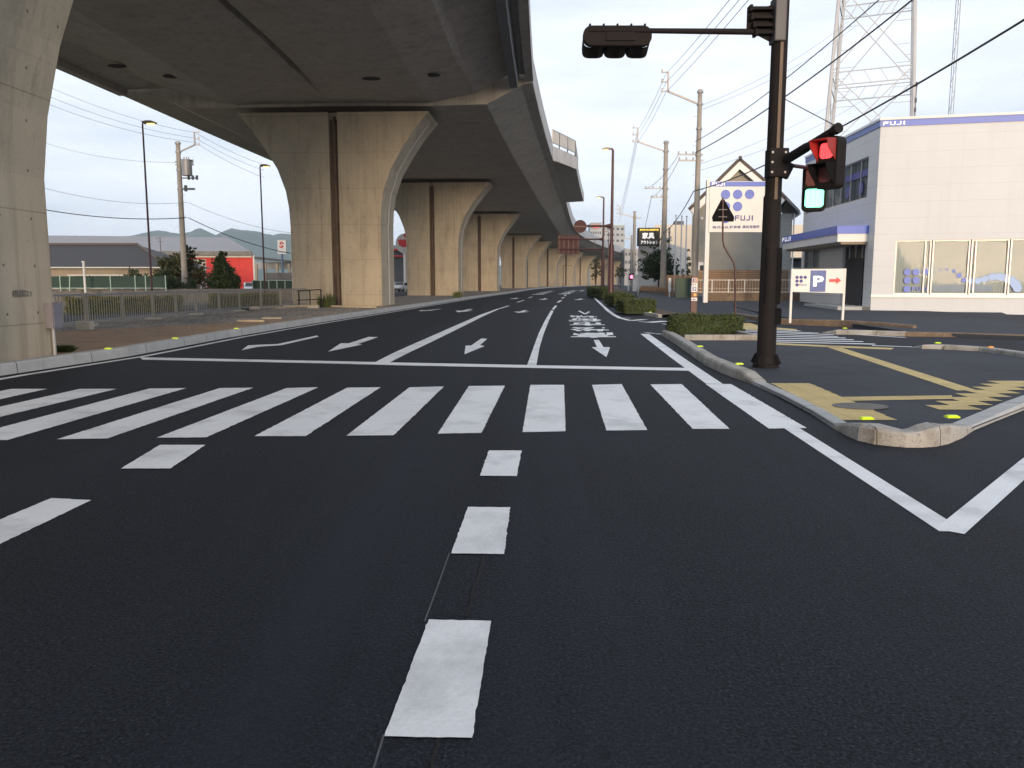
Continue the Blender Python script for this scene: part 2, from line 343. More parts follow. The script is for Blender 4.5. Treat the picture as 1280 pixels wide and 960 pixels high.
M['leaf_hedge'] = leafmat('hedge_leaves', (.105, .125, .038), (.035, .055, .018), 6)
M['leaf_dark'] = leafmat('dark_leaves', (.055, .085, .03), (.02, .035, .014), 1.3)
M['leaf_olive'] = leafmat('olive_leaves', (.095, .088, .034), (.035, .045, .018), 1.1)
M['leaf_auto'] = leafmat('rusty_leaves', (.10, .055, .03), (.05, .05, .02), 2)
M['leaf_yellow'] = leafmat('yellow_green_leaves', (.24, .22, .05), (.10, .11, .03), 3)
M['bark'] = mat('bark', (.075, .055, .04), .9, .25, 6, .5, 20)
M['hill'] = mat('forested_hill', (.055, .085, .04), .95, .35, .012, col2=(.03, .055, .03))
M['tower'] = mat('tower_hazed_steel', (.52, .53, .55), .6, .06, 2)  # grey lightened so the steel colour itself carries distance haze
M['far'] = mat('far_wall', (.38, .40, .42), .8, .08, .3)
M['fardark'] = mat('far_dark', (.10, .11, .12), .8, .1, .3)
M['carwhite'] = mat('car_white', (.70, .72, .74), .25, .03)
M['tyre'] = mat('tyre_rubber', (.02, .02, .02), .85)
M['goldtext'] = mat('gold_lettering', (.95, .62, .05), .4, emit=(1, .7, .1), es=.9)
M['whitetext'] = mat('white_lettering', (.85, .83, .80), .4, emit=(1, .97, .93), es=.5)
M['signblack'] = mat('sign_black', (.035, .03, .028), .5)
# ------------------------------------------------------------------ planting helpers
def leaves(mb, n, fn, size, flat=False, rnd=random):
    for _ in range(n):
        c = Vector(fn()); s = size*rnd.uniform(.6, 1.35)
        a = Vector((rnd.gauss(0, 1), rnd.gauss(0, 1), rnd.gauss(0, 1)*(.5 if flat else 1))).normalized()
        b = a.cross(Vector((rnd.gauss(0, 1), rnd.gauss(0, 1), rnd.gauss(0, 1)))).normalized()
        mb.add([c-a*s, c+b*s*.55, c+a*s, c-b*s*.55], [(0, 1, 2, 3)])
    return mb
def ball(c, r, sq=1.0):
    while True:
        p = Vector((random.uniform(-1, 1), random.uniform(-1, 1), random.uniform(-1, 1)))
        if .25 < p.length < 1:
            return (c[0]+p.x*r, c[1]+p.y*r, c[2]+p.z*r*sq)
# ================================================================== THE GROUND
KERB = [(-25, -11.0), (0, -9.4), (13.7, -8.75), (17.2, -8.27), (23.2, -8.15), (31.7, -7.55), (42, -6.7), (62.7, -5.0), (87, -2.9), (118, 0.2), (160, 3.6), (200, 8.4), (242, 16), (302, 28.4), (340, 38), (420, 60), (520, 95)]
def KX(Y): return interp(KERB, Y)
ROADR = [(-30, 70), (16, 70), (23, 15.2), (28.6, 11.9), (32.6, 10.8), (47, 12.4), (70, 17), (100, 24), (160, 38), (250, 66), (340, 100), (420, 140), (520, 190)]
def lin(tab, x):
    if x <= tab[0][0]: return tab[0][1]
    for (a, p), (b, q) in zip(tab, tab[1:]):
        if x <= b: return p+(x-a)*(q-p)/(b-a)
    return tab[-1][1]
b = MB().poly([(-3400, -900, -.5), (3400, -900, -.5), (3400, 4200, -.5), (-3400, 4200, -.5)])
struct('ground', b, M['earth'])
YS = [-30, -15, 0, 8, 13.7, 16, 17.2, 20, 23, 26, 28.6, 31.7, 32.6, 36, 42, 47, 52, 62.7, 70, 78, 87, 100, 118, 140, 160, 180, 200, 220, 242, 270, 302, 340, 380, 420, 470, 520]
road = MB().strip([(KX(y), y, 0) for y in YS], [(lin(ROADR, y), y, 0) for y in YS])
road = struct('road', road, M['asphalt'])
def FX(Y): return interp([(-25, -16.5), (20, -14.3), (40, -13.6), (50, -11.9), (62.7, -10.5), (87, -9), (118, -6), (160, -2), (200, 2), (242, 8.5), (302, 20), (420, 50), (520, 85)], Y)
struct('median_ground', MB().strip([(FX(y)-2.2, y, .10) for y in YS], [(KX(y)-.24, y, .10) for y in YS]), M['gravel'])
struct('dirt_strip', MB().strip([(lin([(12, -9.6), (15, -13.6), (24, -13.8), (29, -10.5), (33, -8.5)], y), y, .104) for y in (12, 15, 18, 21, 24, 27, 29, 31, 33)], [(KX(y)-.3, y, .104) for y in (12, 15, 18, 21, 24, 27, 29, 31, 33)]), M['dirt'])
struct('opposite_road', MB().strip([(FX(y)-9.5, y, .085) for y in YS], [(FX(y)-2.2, y, .085) for y in YS]), M['old_asphalt'])
struct('field', MB().strip([(-900, y, .06) for y in YS], [(FX(y)-9.5, y, .06) for y in YS]), M['earth'])
# ---- kerbs
def kerb(name, pts, hs, wd, m, side=1, base=-.04, **kw):
    """pts: outer foot line; side=+1 puts the body to the left of the walking direction"""
    pts = [Vector((p[0], p[1])) for p in pts]; n = len(pts); hs = hs if isinstance(hs, (list, tuple)) else [hs]*n
    b = MB(); rows = [[], [], [], [], []]
    for i, p in enumerate(pts):
        d = (pts[min(i+1, n-1)]-pts[max(i-1, 0)]).normalized(); q = Vector((-d.y, d.x))*side
        for k, (o, z) in enumerate(((0, base), (.015, hs[i]-.03), (.04, hs[i]), (wd-.01, hs[i]), (wd, base))):
            rows[k].append((p.x+q.x*o, p.y+q.y*o, z))
    for k in range(4): b.strip(rows[k], rows[k+1])
    b.add([r[0] for r in rows], [(0, 1, 2, 3, 4)]); b.add([r[-1] for r in rows], [(4, 3, 2, 1, 0)])
    return mk(name, b, m, kind='structure', **kw)
ky = [-25, -12, 0, 6, 11, 13.7, 17.2, 20, 23.2, 27, 31.7, 36, 42, 50, 62.7, 75, 87, 102, 118, 140, 160, 180, 200, 220, 242, 270, 302, 340, 400, 470, 520]
kerb('kerb', [(KX(y), y) for y in ky], .20, .26, M['kerb_new'], 1)
isl = [G(*p) for p in ((827, 419.5), (845, 431), (863, 444), (881, 457), (905, 468), (926, 475.5), (940, 480.5))]
kerb('kerb', isl, [.17, .17, .17, .17, .17, .15, .045], .24, M['kerb'], 1)
flush = [G(*p) for p in ((940, 480.5), (975, 497), (1010, 516), (1039, 534.5))]
kerb('kerb', flush, .045, .20, M['kerb_new'], 1)
cor = [G(*p) for p in ((1039, 534.5), (1055, 543.5), (1071.5, 550.7), (1092, 555.5), (1114.6, 558), (1132, 559.5), (1150.6, 559.7), (1170, 558.5), (1186.5, 555), (1204, 547.5), (1219, 538))]
kerb('kerb', cor, [.05, .13, .17, .165, .15, .14, .15, .185, .19, .12, .05], .24, M['kerb_x'], 1)
cor2 = [G(*p) for p in ((1219, 538), (1245, 527), (1280, 513), (1330, 495), (1420, 472))]
kerb('kerb', cor2, [.05, .06, .08, .1, .1], .24, M['kerb_new'], 1)
cor3 = [G(*p) for p in ((1137, 435.5), (1152, 438), (1180, 438.5), (1226, 441.5), (1280, 449.5), (1420, 468))]
kerb('kerb', cor3, [.03, .13, .14, .14, .14, .14], .2, M['kerb'], 1)
lk = [G(*p) for p in ((1027, 416.5), (1045, 418), (1090, 419), (1131, 420.5))]
kerb('kerb', lk, [.03, .14, .14, .14], .2, M['kerb'], 1)
lk2 = [G(*p) for p in ((1131, 420.5), (1190, 421.5), (1280, 424.5), (1400, 431))]
kerb('kerb', lk2, .13, .2, M['kerb_brown'], 1)
lk3 = [G(*p) for p in ((898, 388), (915, 395), (935, 401), (965, 405), (1010, 407), (1048, 408.5), (1100, 412), (1140, 414.5))]
kerb('kerb', lk3, [.08, .16, .22, .22, .22, .24, .24, .20], .22, M['kerb_brown'], 1)
# ---- the corner island and the far pavements
ip = [G(*p, .035) for p in ((836, 421), (881, 455), (926, 473), (945, 479), (1012, 514), (1045, 533), (1071.5, 545), (1114, 552), (1150, 553), (1186, 549), (1219, 534), (1280, 510), (1420, 468), (1420, 464), (1280, 446), (1226, 439), (1180, 437), (1140, 434.5), (1118, 434.3), (965, 427.5), (940, 425), (861, 422))]
struct('pavement', MB().poly(ip), M['old_asphalt'])
def zf(Y): return lin([(26, .006), (30, .02), (36, .12), (48, .28), (72, .6), (120, .8), (400, .9)], Y)
fl = [(-1, 5.9, 31), (0, 6.9, 33.5), (0, 7.3, 38), (0, 7.4, 44), (0, 8.2, 52), (0, 9.6, 62), (0, 12.2, 76), (0, 16.5, 95), (0, 21, 120), (0, 28, 155), (0, 38, 200), (0, 60, 270), (0, 105, 400)]
fr = [(0, 11.2, 31), (0, 11.2, 33.5), (0, 11.8, 38), (0, 12.6, 44), (0, 40, 52), (0, 50, 62), (0, 60, 76), (0, 70, 95), (0, 90, 120), (0, 110, 155), (0, 130, 200), (0, 160, 270), (0, 220, 400)]
struct('frontage_road', MB().strip([(a[1], a[2], zf(a[2])) for a in fl], [(a[1], a[2], zf(a[2])) for a in fr]).strip([(a[1], a[2], -.05) for a in fl], [(a[1], a[2], zf(a[2])) for a in fl]), M['old_asphalt'])
# forecourt of the corner shop, falling away to the right
lf = [(12.5, 46.5, .27), (11.0, 33.5, .15), (11.9, 28.9, .15), (11.9, 24.0, .11), (12.7, 23.25, .11), (14.2, 22.2, .10), (15.4, 20.5, .08), (60, 8, -.2)]
lb = [(40, 52.1, .275), (34, 48, .2), (30, 44, .12), (28, 42, 0), (30, 40, -.15), (32, 39, -.25), (45, 37, -.35), (90, 34, -.4)]
struct('forecourt', MB().strip(lf, lb).strip([(a[0], a[1], -.1) for a in lf], lf), M['old_asphalt'])
# ================================================================== PAINT ON THE ROAD
Zp = .004
_zc = [0]
def nz_():
    _zc[0] = (_zc[0]+1) % 9; return Zp+_zc[0]*.0005
def rough(pts):
    out = []
    for a, c in zip(pts, pts[1:]+pts[:1]):
        n = max(1, int((c-a).length/.035)); q = (c-a).normalized(); q = Vector((-q.y, q.x, 0)); s = .0008+.00025*a.y
        out.append(a)
        for k in range(1, n): out.append(a.lerp(c, k/n)+q*random.gauss(0, s))
    return out
def mark(name, px, par=road, m=None, z=None):
    z = z or nz_()
    if min(p[1] for p in px) > 470: return mk(name, MB().poly(rough([G(*p, z) for p in px])), m or M['paint'], par)
    return mk(name, MB().poly([G(*p, z) for p in px]), m or M['paint'], par)
def gbar(b, pts, wd, z=Zp):
    pts = [Vector((p[0], p[1])) for p in pts]; n = len(pts); l, r = [], []
    for i, p in enumerate(pts):
        d = (pts[min(i+1, n-1)]-pts[max(i-1, 0)]).normalized(); q = Vector((-d.y, d.x))*wd/2
        l.append((p.x+q.x, p.y+q.y, z)); r.append((p.x-q.x, p.y-q.y, z))
    return b.strip(l, r)
def dash(name, px, wd, m=None): return mk(name, gbar(MB(), [G(*p) for p in px], wd, nz_()), m or M['paint'], road)
for q in (((-74, 487), (-28, 487), (-370, 553), (-450, 553)), ((14, 486), (59, 486), (-240, 552), (-312, 552)), ((100, 486), (146, 486), (-125, 551), (-191, 551)),
          ((187, 485.6), (233, 485), (9, 550), (-60, 550)), ((275, 485), (316.6, 484.6), (134, 548), (71, 549)), ((358, 485), (398, 484), (258, 546.5), (196, 547)),
          ((434, 484.5), (476, 484), (382, 545), (318, 545)), ((512, 484), (555, 483), (492, 544), (433, 544.5)), ((586, 482.5), (631, 482), (602, 541), (547, 542)),
          ((663, 481), (705, 481), (707, 539), (653, 540)), ((740, 481), (777, 480), (809, 537.5), (758, 538)), ((813, 480.5), (852, 480), (912, 536), (866, 536)), ((882, 480), (914, 480), (1008.6, 535), (961, 535.6))):
    mark('crosswalk_stripe', q)
for q in (((536, 774), (614, 776), (590, 922), (480, 920)), ((585, 633.5), (638, 634), (630, 692.5), (564, 691.5)), ((611, 563), (652, 563), (646, 595), (600, 594.5)),
          ((200, 556), (257, 556), (213, 585.5), (151, 585.5)), ((64, 622.5), (114, 625), (-42, 700), (-115, 697))):
    mark('guide_dash', q)
mark('stop_line', [(175, 446.5), (400, 451), (520, 453.5), (664, 456.3), (866, 460), (869, 463.5), (664, 459.8), (520, 457), (400, 454), (178, 449.5)])
gl = [(467, 453.5), (494, 440), (520, 428.5), (560, 411), (600, 393.5), (622, 385.8)]; gr = [(485, 454), (512, 440.3), (538, 428), (570, 412.3), (604, 395.3), (624, 386.3)]
mk('lane_line', MB().strip([G(*p, Zp) for p in gl], [G(*p, Zp) for p in gr]), M['paint'], road)
gl = [(659, 456), (667, 434), (673, 417.5), (681, 401), (688.7, 388)]; gr = [(670.5, 456.3), (674.5, 434), (679.5, 417.5), (686, 401), (692, 388.4)]
mk('lane_line', MB().strip([G(*p, Zp) for p in gl], [G(*p, Zp) for p in gr]), M['paint'], road)
for q in (((624, 386), (636, 382.3)), ((646.5, 378), (655, 375.3)), ((660.6, 372.6), (665.7, 370.8))): dash('lane_dash', q, .16)
mark('lane_dash', [(689.6, 386.8), (692.6, 387), (696.6, 382.2), (693.6, 382)])
for q in (((697, 378.2), (701.4, 375.6)), ((702.5, 373), (705, 371.6)), ((705.8, 369.9), (707.3, 368.5))): dash('lane_dash', q, .22)
mk('edge_line', gbar(MB(), [(KX(y)+.33, y) for y in ky[3:26]], .15, Zp-.0006), M['paint'], road)
dash('edge_line', [(806, 417.5), (845, 446.3), (893, 480)], .26)
dash('edge_line', [(990, 535.8), (1191, 665)], .17)
dash('edge_line', [(1187, 665), (1290, 577), (1500, 420)], .17)
dash('edge_line', [(735.6, 363.2), (739, 368), (746, 375.3), (754, 382.6), (760, 388.4), (768, 394), (775, 397.6), (786, 400.3)], .2)
for a, c, wd in (((778, 397.4), (789, 397.8), .15), ((787, 401), (806, 399.4), .35), ((798, 402.1), (806.5, 402.6), .15), ((810, 403.2), (833, 401.5), .45), ((828, 404.9), (842.5, 406.4), .15), ((806, 415.8), (818, 416.9), .15), ((820, 417.2), (829, 418), .15)):
    dash('junction_mark', [a, c], wd)
mark('arrow_mark', [(742.1, 424.9), (748.6, 424.9), (754.4, 433.9), (762.7, 434), (758, 446.3), (739.4, 433.9), (746.3, 433.9)])
mark('arrow_mark', [(601.6, 423), (609, 423.4), (600, 431.6), (606, 432.4), (580.5, 442.8), (582, 432), (589, 431.8)])
mark('arrow_mark', [(461, 421), (473, 421.3), (446.5, 430.3), (453, 430.6), (410, 439.5), (426, 429), (436, 429)])
mark('arrow_mark', [(396, 419.3), (398.5, 420.8), (352, 431.4), (322, 433.5), (302, 437.8), (310, 431.6), (326, 430.8), (347, 430)])
def arrow(tail, tip, wd):
    a, c = G(*tail, Zp), G(*tip, Zp); d = (c-a); ln = d.length; d.normalize(); q = Vector((-d.y, d.x, 0)); h = a+d*ln*.55
    mk('arrow_mark', MB().poly([a+q*wd*.25, h+q*wd*.25, h+q*wd, c, h-q*wd, h-q*wd*.25, a-q*wd*.25]), M['paint'], road)
for t, p, wd in (((550, 386.2), (523, 389), .45), ((589, 386.3), (572.5, 390.2), .5), ((657, 387.8), (648, 391), .45), ((682, 372.8), (678, 374.8), .5), ((727, 373.2), (721.5, 375), .5), ((646.5, 372.2), (641, 373.8), .5), ((729, 362.8), (726, 364), .6)): arrow(t, p, wd)
for ch, (x0, x1, y0, y1) in zip('高松市街地へ', ((716.7, 766.7, 415.5, 422.2), (714.8, 759.7, 408.9, 414), (714.4, 753.8, 402.7, 407), (712.8, 750.7, 398, 401.9), (712.8, 745.6, 393.9, 397), (723, 737, 388.2, 392.9))):
    o = G((x0+x1)/2, y0, Zp); n = G((x0+x1)/2, y1, Zp); wd = (x1-x0)*o.y/1000*1.04
    mk('road_lettering', MB().text(ch, (o.x+wd/2, o.y, Zp), (-1, 0, 0), ((n.x-o.x)/(o.y-n.y), -1, 0), wd, o.y-n.y, .035), M['paint'], road)
for (xa, ya, xb, yb) in ((671, 368.4, 690.5, 363.2), (704, 367.8, 718, 362.8)):
    a, c = G(xa, ya), G(xb, yb)
    for k, ch in enumerate('高松市街地へ'):
        t0, t1 = k/6, (k+.8)/6; p, q = a.lerp(c, t0), a.lerp(c, t1)
        mk('road_lettering', MB().text(ch, (q.x+.75, q.y, Zp), (-1, 0, 0), (-(q.x-p.x)/(q.y-p.y), -1, 0), 1.5, q.y-p.y, .05), M['paint'], road)
M['chalk'] = mat('chalk_trace', (.09, .095, .105), .8, .3, 8); M['crack'] = mat('crack_dark', (.008, .008, .009), .9)
dash('chalk_trace', [(562, 692), (545, 740), (531, 778)], .008, M['chalk']); dash('chalk_trace', [(480, 920), (462, 980)], .008, M['chalk'])
random.seed(3)
for x0, y0, x1, y1 in ((606, 694, 584, 772), (548, 922, 536, 975), (625, 596, 618, 632), (645, 545, 640, 562), (666, 462, 664, 481)):
    dash('seam_crack', [(lerp(x0, x1, t/9)+random.uniform(-1.6, 1.6)*(y0-350)/300, lerp(y0, y1, t/9)) for t in range(10)], .014 if y0 > 550 else .035, M['crack'])
dash('paint_crack', [(546, 880), (541, 905)], .006, M['crack'])
# zebra over the side road
for yl, yr, xl, xr in ((410.5, 413.8, 929, 1000), (412.5, 416.6, 929, 1023), (414.6, 418.6, 931, 1042), (417, 421, 933, 1047), (419.6, 422.6, 935, 1057), (422.4, 424.8, 938, 1067), (425, 427.2, 941, 1079), (427, 430.4, 944, 1094)):
    dash('zebra_bar', [(xl, yl), (xr, yr)], .27)
dash('edge_line', [(1060, 417.8), (1132, 422.2)], .16); dash('edge_line', [(1090, 432.2), (1140, 433.8)], .16)
# tactile paving: rows of square tiles
pave = [o for o in SC.objects if o.name.startswith('pavement')][0]
def tiles(name, rows, z=.041):
    b = MB()
    for (x0, y0, x1, y1, xr0, xr1) in rows: b.poly([G(x0, y1, z), G(x1, y1, z), G(xr1, y0, z), G(xr0, y0, z)])
    return mk(name, b, M['tactile'], pave)
def stair(tl, tr, bl, br, n):
    """n rows stepped between two slanted ends"""
    ya = [lerp(G(*tl, .04).y, G(*bl, .04).y, i/n) for i in range(n+1)]; a, c, d, e = G(*tl, .04), G(*tr, .04), G(*bl, .04), G(*br, .04)
    b = MB()
    for i in range(n):
        t = (i+.5)/n; xl, xr = lerp(a.x, d.x, t), lerp(c.x, e.x, t)
        b.poly([(xl, ya[i+1], .041), (xr, ya[i+1], .041), (xr, ya[i], .041), (xl, ya[i], .041)])
    return mk('tactile_paving', b, M['tactile'], pave)
stair((964, 479), (1012, 479), (1052, 525), (1118, 524), 10)
stair((1246, 476), (1300, 476), (1158, 512), (1222, 515), 8)
mk('tactile_paving', MB().poly([G(*p, .0405) for p in ((1053, 496), (1190, 494), (1190, 498.5), (1060, 501))]), M['tactile'], pave)
mk('tactile_paving', MB().poly([G(*p, .0405) for p in ((1032, 433.2), (1049, 433.6), (1222, 488), (1196, 488))]), M['tactile'], pave)
mk('tactile_paving', MB().poly([G(*p, .0405) for p in ((965, 428.3), (1040, 432), (1118, 434.9), (1114, 437), (1040, 434), (965, 430.5))]), M['tactile'], pave)
mk('tactile_paving', MB().poly([G(*p, .008) for p in ((922, 398.5), (948, 407), (948, 412.2), (930, 411.5))]), M['tactile'], road)
mk('tactile_paving', MB().poly([G(*p, .008) for p in ((960, 408.5), (996, 411.4), (996, 413), (960, 410.8))]), M['tactile'], road)
# the oval utility cover
cc = G(1080, 507.5, .0445); cb = MB(); cb.disc((cc.x-.05, cc.y, .0445), .34, (1, 0, 0), (0, .8, 0), 24, (0, 0, .003))
mk('utility_cover', cb, mat('cover_iron', (.12, .115, .10), .7, .2, 5), pave)
# yellow reflectors glued on the kerbs
def reflector(p, z, lab, wd=.12, m='reflector'):
    b = MB(); b.box((p.x, p.y, z+.008), (wd, .08, .016)); b.box((p.x, p.y, z+.02), (wd*.8, .055, .012))
    tag(mk('kerb_reflector', b, M[m], loc=(p.x, p.y, z)), lab, 'reflector', 'reflectors on the kerbs')
for px, py, z, lab in ((1083, 524, .17, 'large yellow reflector on the left hump of the near corner kerb'), (1190, 522, .19, 'large yellow reflector on the right hump of the near corner kerb'),
                       (924, 455.5, .17, 'yellow reflector on the kerb end just left of the brown signal pole'), (875, 433.5, .17, 'yellow reflector on the kerb halfway between the clipped hedge and the signal pole'),
                       (1056, 410.6, .14, 'yellow reflector on the pale kerb below the parking sign'), (1172, 429.2, .14, 'yellow reflector on the pale kerb at the right side of the zebra crossing'),
                       (813, 390.5, .15, 'yellow reflector on the kerb in front of the middle hedge')):
    reflector(G(px, py, z), z, lab, .13)
for px, py, lab in ((156, 436.3, 'yellow reflector on the left kerb nearest the first pier'), (229, 423.3, 'yellow reflector on the left kerb, second from the first pier'), (311, 411, 'yellow reflector on the left kerb, third from the first pier')):
    q = G(px, py, .2); reflector(Vector((KX(q.y)-.13, q.y, 0)), .2, lab, .14)
q = G(5, 455.5, .2); reflector(Vector((KX(q.y)-.13, q.y, 0)), .2, 'amber reflector on the left kerb beside the first pier foot', .14, 'orange')
q = G(1168, 430.2, .14); reflector(G(1238, 434.3, .14), .14, 'amber reflector on the brown kerb at the right edge of the picture', .12, 'orange')
# ================================================================== THE VIADUCT
CEN = [(12.3, -12.2), (50, -10.85), (87.5, -8.6), (129, -5.2), (185, .3), (211, 3.9), (250, 11), (285, 19), (320, 27.0), (360, 37.5), (420, 55), (500, 83), (600, 125)]
def CX(Y): return interp(CEN, Y) if Y >= 12.3 else -12.2+(Y-12.3)*.048
def frame(Y):
    s = (CX(Y+.5)-CX(Y-.5)); n = Vector((1, -s, 0)).normalized(); return Vector((CX(Y), Y, 0)), n, math.atan2(-s, 1)
def sweep(b, ys, prof, close=True, caps=True):
    """prof(Y) -> list of (offset, z)"""
    rings = []
    for y in ys:
        c, n, _ = frame(y); rings.append([c+n*o+Vector((0, 0, z)) for o, z in prof(y)])
    k = len(rings[0]); vs = [p for r in rings for p in r]; fs = []
    for i in range(len(rings)-1):
        for j in range(k if close else k-1):
            fs.append((i*k+j, i*k+(j+1) % k, (i+1)*k+(j+1) % k, (i+1)*k+j))
    if close and caps: fs += [tuple(range(k))[::-1], tuple((len(rings)-1)*k+j for j in range(k))]
    return b.add(vs, fs)
def fr_(a, c, n): return [a+(c-a)*i/n for i in range(n+1)]
def wsc(Y): return lin([(50, 1), (87.5, 1.09), (129, 1.14), (200, 1.14), (600, 1.14)], Y)
def dz(Y): return lin([(50, 0), (87.5, .3), (129, .42), (200, .2), (320, .0), (600, 0)], Y)
PIERY = [12.3, 50, 87.5, 129, 185, 211, 250, 285, 320, 360, 400, 440]
deck = thing('viaduct_deck', 'dark concrete elevated road deck curving over the row of piers', 'viaduct deck', (CX(50), 50, 0))
def profA(Y, half):
    dpier = min(abs(Y-12.3), abs(Y-50.3)); v = 1.5*min(1, max(0, (dpier-2)/9)); st = .55*min(1, max(0, (dpier-4)/14))
    r = [(0, 12.36+v*.62), (.17, 12.36+v*.62), (.18, 12.36+v*.2), (2.3, 12.35), (5.9, 12.32), (8.3, 12.78), (8.6, 12.82+st), (10.7, 13.88), (11.65, 13.85), (11.65, 13.5), (12.1, 13.5), (12.1, 14.0), (0, 14.1)]
    return r
def mirror(r):
    # the left edge reaches a little further out than the right one
    wide = {10.7: (10.9, -.35), 11.65: (12.75, -.6), 12.1: (13.2, -.6)}
    return r+[(-wide.get(o, (o, 0))[0], z+wide.get(o, (o, 0))[1]) if o in wide else (-o*(1.095 if o > 12 else 1), z-(.45 if o > 12 else .2 if o > 11 else 0)) for o, z in r[::-1][1:-1]]
def profB(Y):
    s, d = wsc(Y), dz(Y)
    return mirror([(0, 12.2+d), (6, 12.15+d), (9.3*s, 12.2+d*.6), (9.5*s, 12.3+d*.6), (11.4*s, 13.3+d), (12.05*s, 13.42+d), (12.05*s, 13.95+d), (0, 14.05+d)])
ysA = [-45, -30, -15, 0, 6, 8.3, 12.3, 16.3, 19, 22, 25, 30, 35, 38, 41, 43.5, 46.3, 48.5, 50.3]
g = mk('girder', sweep(MB(), ysA, lambda y: mirror(profA(y, 0))), M['deck'], deck)
def par(ys, s0, out, hi, m, name, th=.28, zlo=.0, side=1):
    return mk(name, sweep(MB(), ys, lambda y: [(side*(out*(wsc(y) if y > 50.3 else 1)+.02), 13.47+dz(y)*(y > 50.3)+zlo), (side*(out*(wsc(y) if y > 50.3 else 1)+.02), 13.5+dz(y)*(y > 50.3)+hi), (side*(out*(wsc(y) if y > 50.3 else 1)-th), 13.5+dz(y)*(y > 50.3)+hi), (side*(out*(wsc(y) if y > 50.3 else 1)-th), 13.97+dz(y)*(y > 50.3))]), m, deck)
par(fr_(-45, 50.3, 14), 0, 12.1, 1.25, M['parapet'], 'parapet')
par(fr_(-45, 50.3, 14), 0, 13.2, .7, M['parapet'], 'parapet', side=-1, zlo=-.6)
ends = [50.38]+PIERY[2:]
for a, c in zip(ends[:-1], ends[1:]):
    n = max(4, int((c-a)/8)); ys = fr_(a+.04, c-.04, n)
    mk('girder', sweep(MB(), ys, profB), M['deck_web'], deck)
    hi = 1.25 if a < 120 else 2.1
    par(ys, 0, 12.05, 1.25, M['parapet'], 'parapet'); par(ys, 0, 13.2, .85, M['parapet'], 'parapet', side=-1, zlo=-.45)
    if a > 120:
        mk('wind_screen', sweep(MB(), ys, lambda y: [(12.0*wsc(y), 14.76+dz(y)), (12.0*wsc(y), 15.9+dz(y)), (11.92*wsc(y), 15.9+dz(y)), (11.92*wsc(y), 14.76+dz(y))]), M['panel_grey'], deck)
# rails along the parapet tops of the first spans
for a, c in ((-45, 50), (50.6, 84)):
    b = MB(); 
    for zz in (.22, .42):
        b.tube([frame(y)[0]+frame(y)[1]*(11.98*(wsc(y) if y > 50.3 else 1))+Vector((0, 0, 14.75+zz+dz(y)*(y > 50.3))) for y in fr_(a, c, 10)], .045, 6)
    y = a
    while y < c:
        p, n, r_ = frame(y); p = p+n*(11.98*(wsc(y) if y > 50.3 else 1)); z = 14.74+dz(y)*(y > 50.3); b.box((p.x, p.y, z+.22), (.08, .12, .48)); y += 2
    mk('parapet_rail', b, M['galv'], deck)
# inspection duct hung under the right edge of the first span, ending at the second pier
mk('hanging_duct', sweep(MB(), fr_(-45, 50.0, 16), lambda y: [(10.75, 13.05), (11.2, 13.05), (11.3, 13.75), (10.65, 13.75)]), M['duct'], deck)
for yy in fr_(-40, 48, 22):
    p, n, r_ = frame(yy); q = p+n*10.98; mk('duct_hanger', MB().box((q.x, q.y, 13.82), (.5, .12, .16), r_), M['darksteel'], deck)
# access holes beside the pier
for off in (-10.2, -7.2, 3.6, 6.6+.2):
    p, n, r_ = frame(44.5); q = p+n*off; zz = 12.35 if abs(off) < 6 else (12.32+(abs(off)-5.9)*.19)
    mk('access_hole', MB().disc((q.x, q.y, zz-.03), .5, n, (0, .75, 0), 20, (0, 0, .02)), M['rubber'], deck)
# emergency bay bulging out over the road
def bo(y): return 12.05*wsc(y)+lin([(84, .0), (91, 2.2), (128.6, 2.7)], y)
bys = [84, 86, 88.5, 91, 96, 104, 112, 120, 128.6]
bay = mk('emergency_bay', sweep(MB(), bys, lambda y: [(12.05*wsc(y)-.6, 13.5+dz(y)), (12.05*wsc(y)+.03, 13.44+dz(y)), (bo(y)+.03, 13.55+dz(y)), (bo(y)+.03, 13.95+dz(y)), (12.05*wsc(y)-.6, 14.02+dz(y))]), M['deck_web'], deck)
mk('parapet', sweep(MB(), bys, lambda y: [(bo(y)+.06, 13.5+dz(y)), (bo(y)+.06, 14.8+dz(y)), (bo(y)-.22, 14.8+dz(y)), (bo(y)-.22, 13.96+dz(y))]), M['parapet'], bay)
for (a, c) in ((84, 86), (86, 88.5), (88.5, 91), (91, 96), (96, 104)):
    b = MB(); A_, n1, _ = frame(a); B_, n2, _ = frame(c); A_ = A_+n1*(bo(a)-.1); B_ = B_+n2*(bo(c)-.1); z1, z2 = 14.8+dz(a), 14.8+dz(c); U = Vector((0, 0, 1))
    for p, z in ((A_, z1), (B_, z2)): b.bar(p+U*z, p+U*(z+1.7), .1)
    for h in (.06, .45, 1.7): b.bar(A_+U*(z1+h), B_+U*(z2+h), .08)
    b.mi = 1; b.extrude([A_+U*(z1+.5), B_+U*(z2+.5), B_+U*(z2+1.66), A_+U*(z1+1.66)], n1*.02)
    mk('screen_fence', b, [M['galv'], M['glassy'] if 'glassy' in M else M['offwhite']], bay)
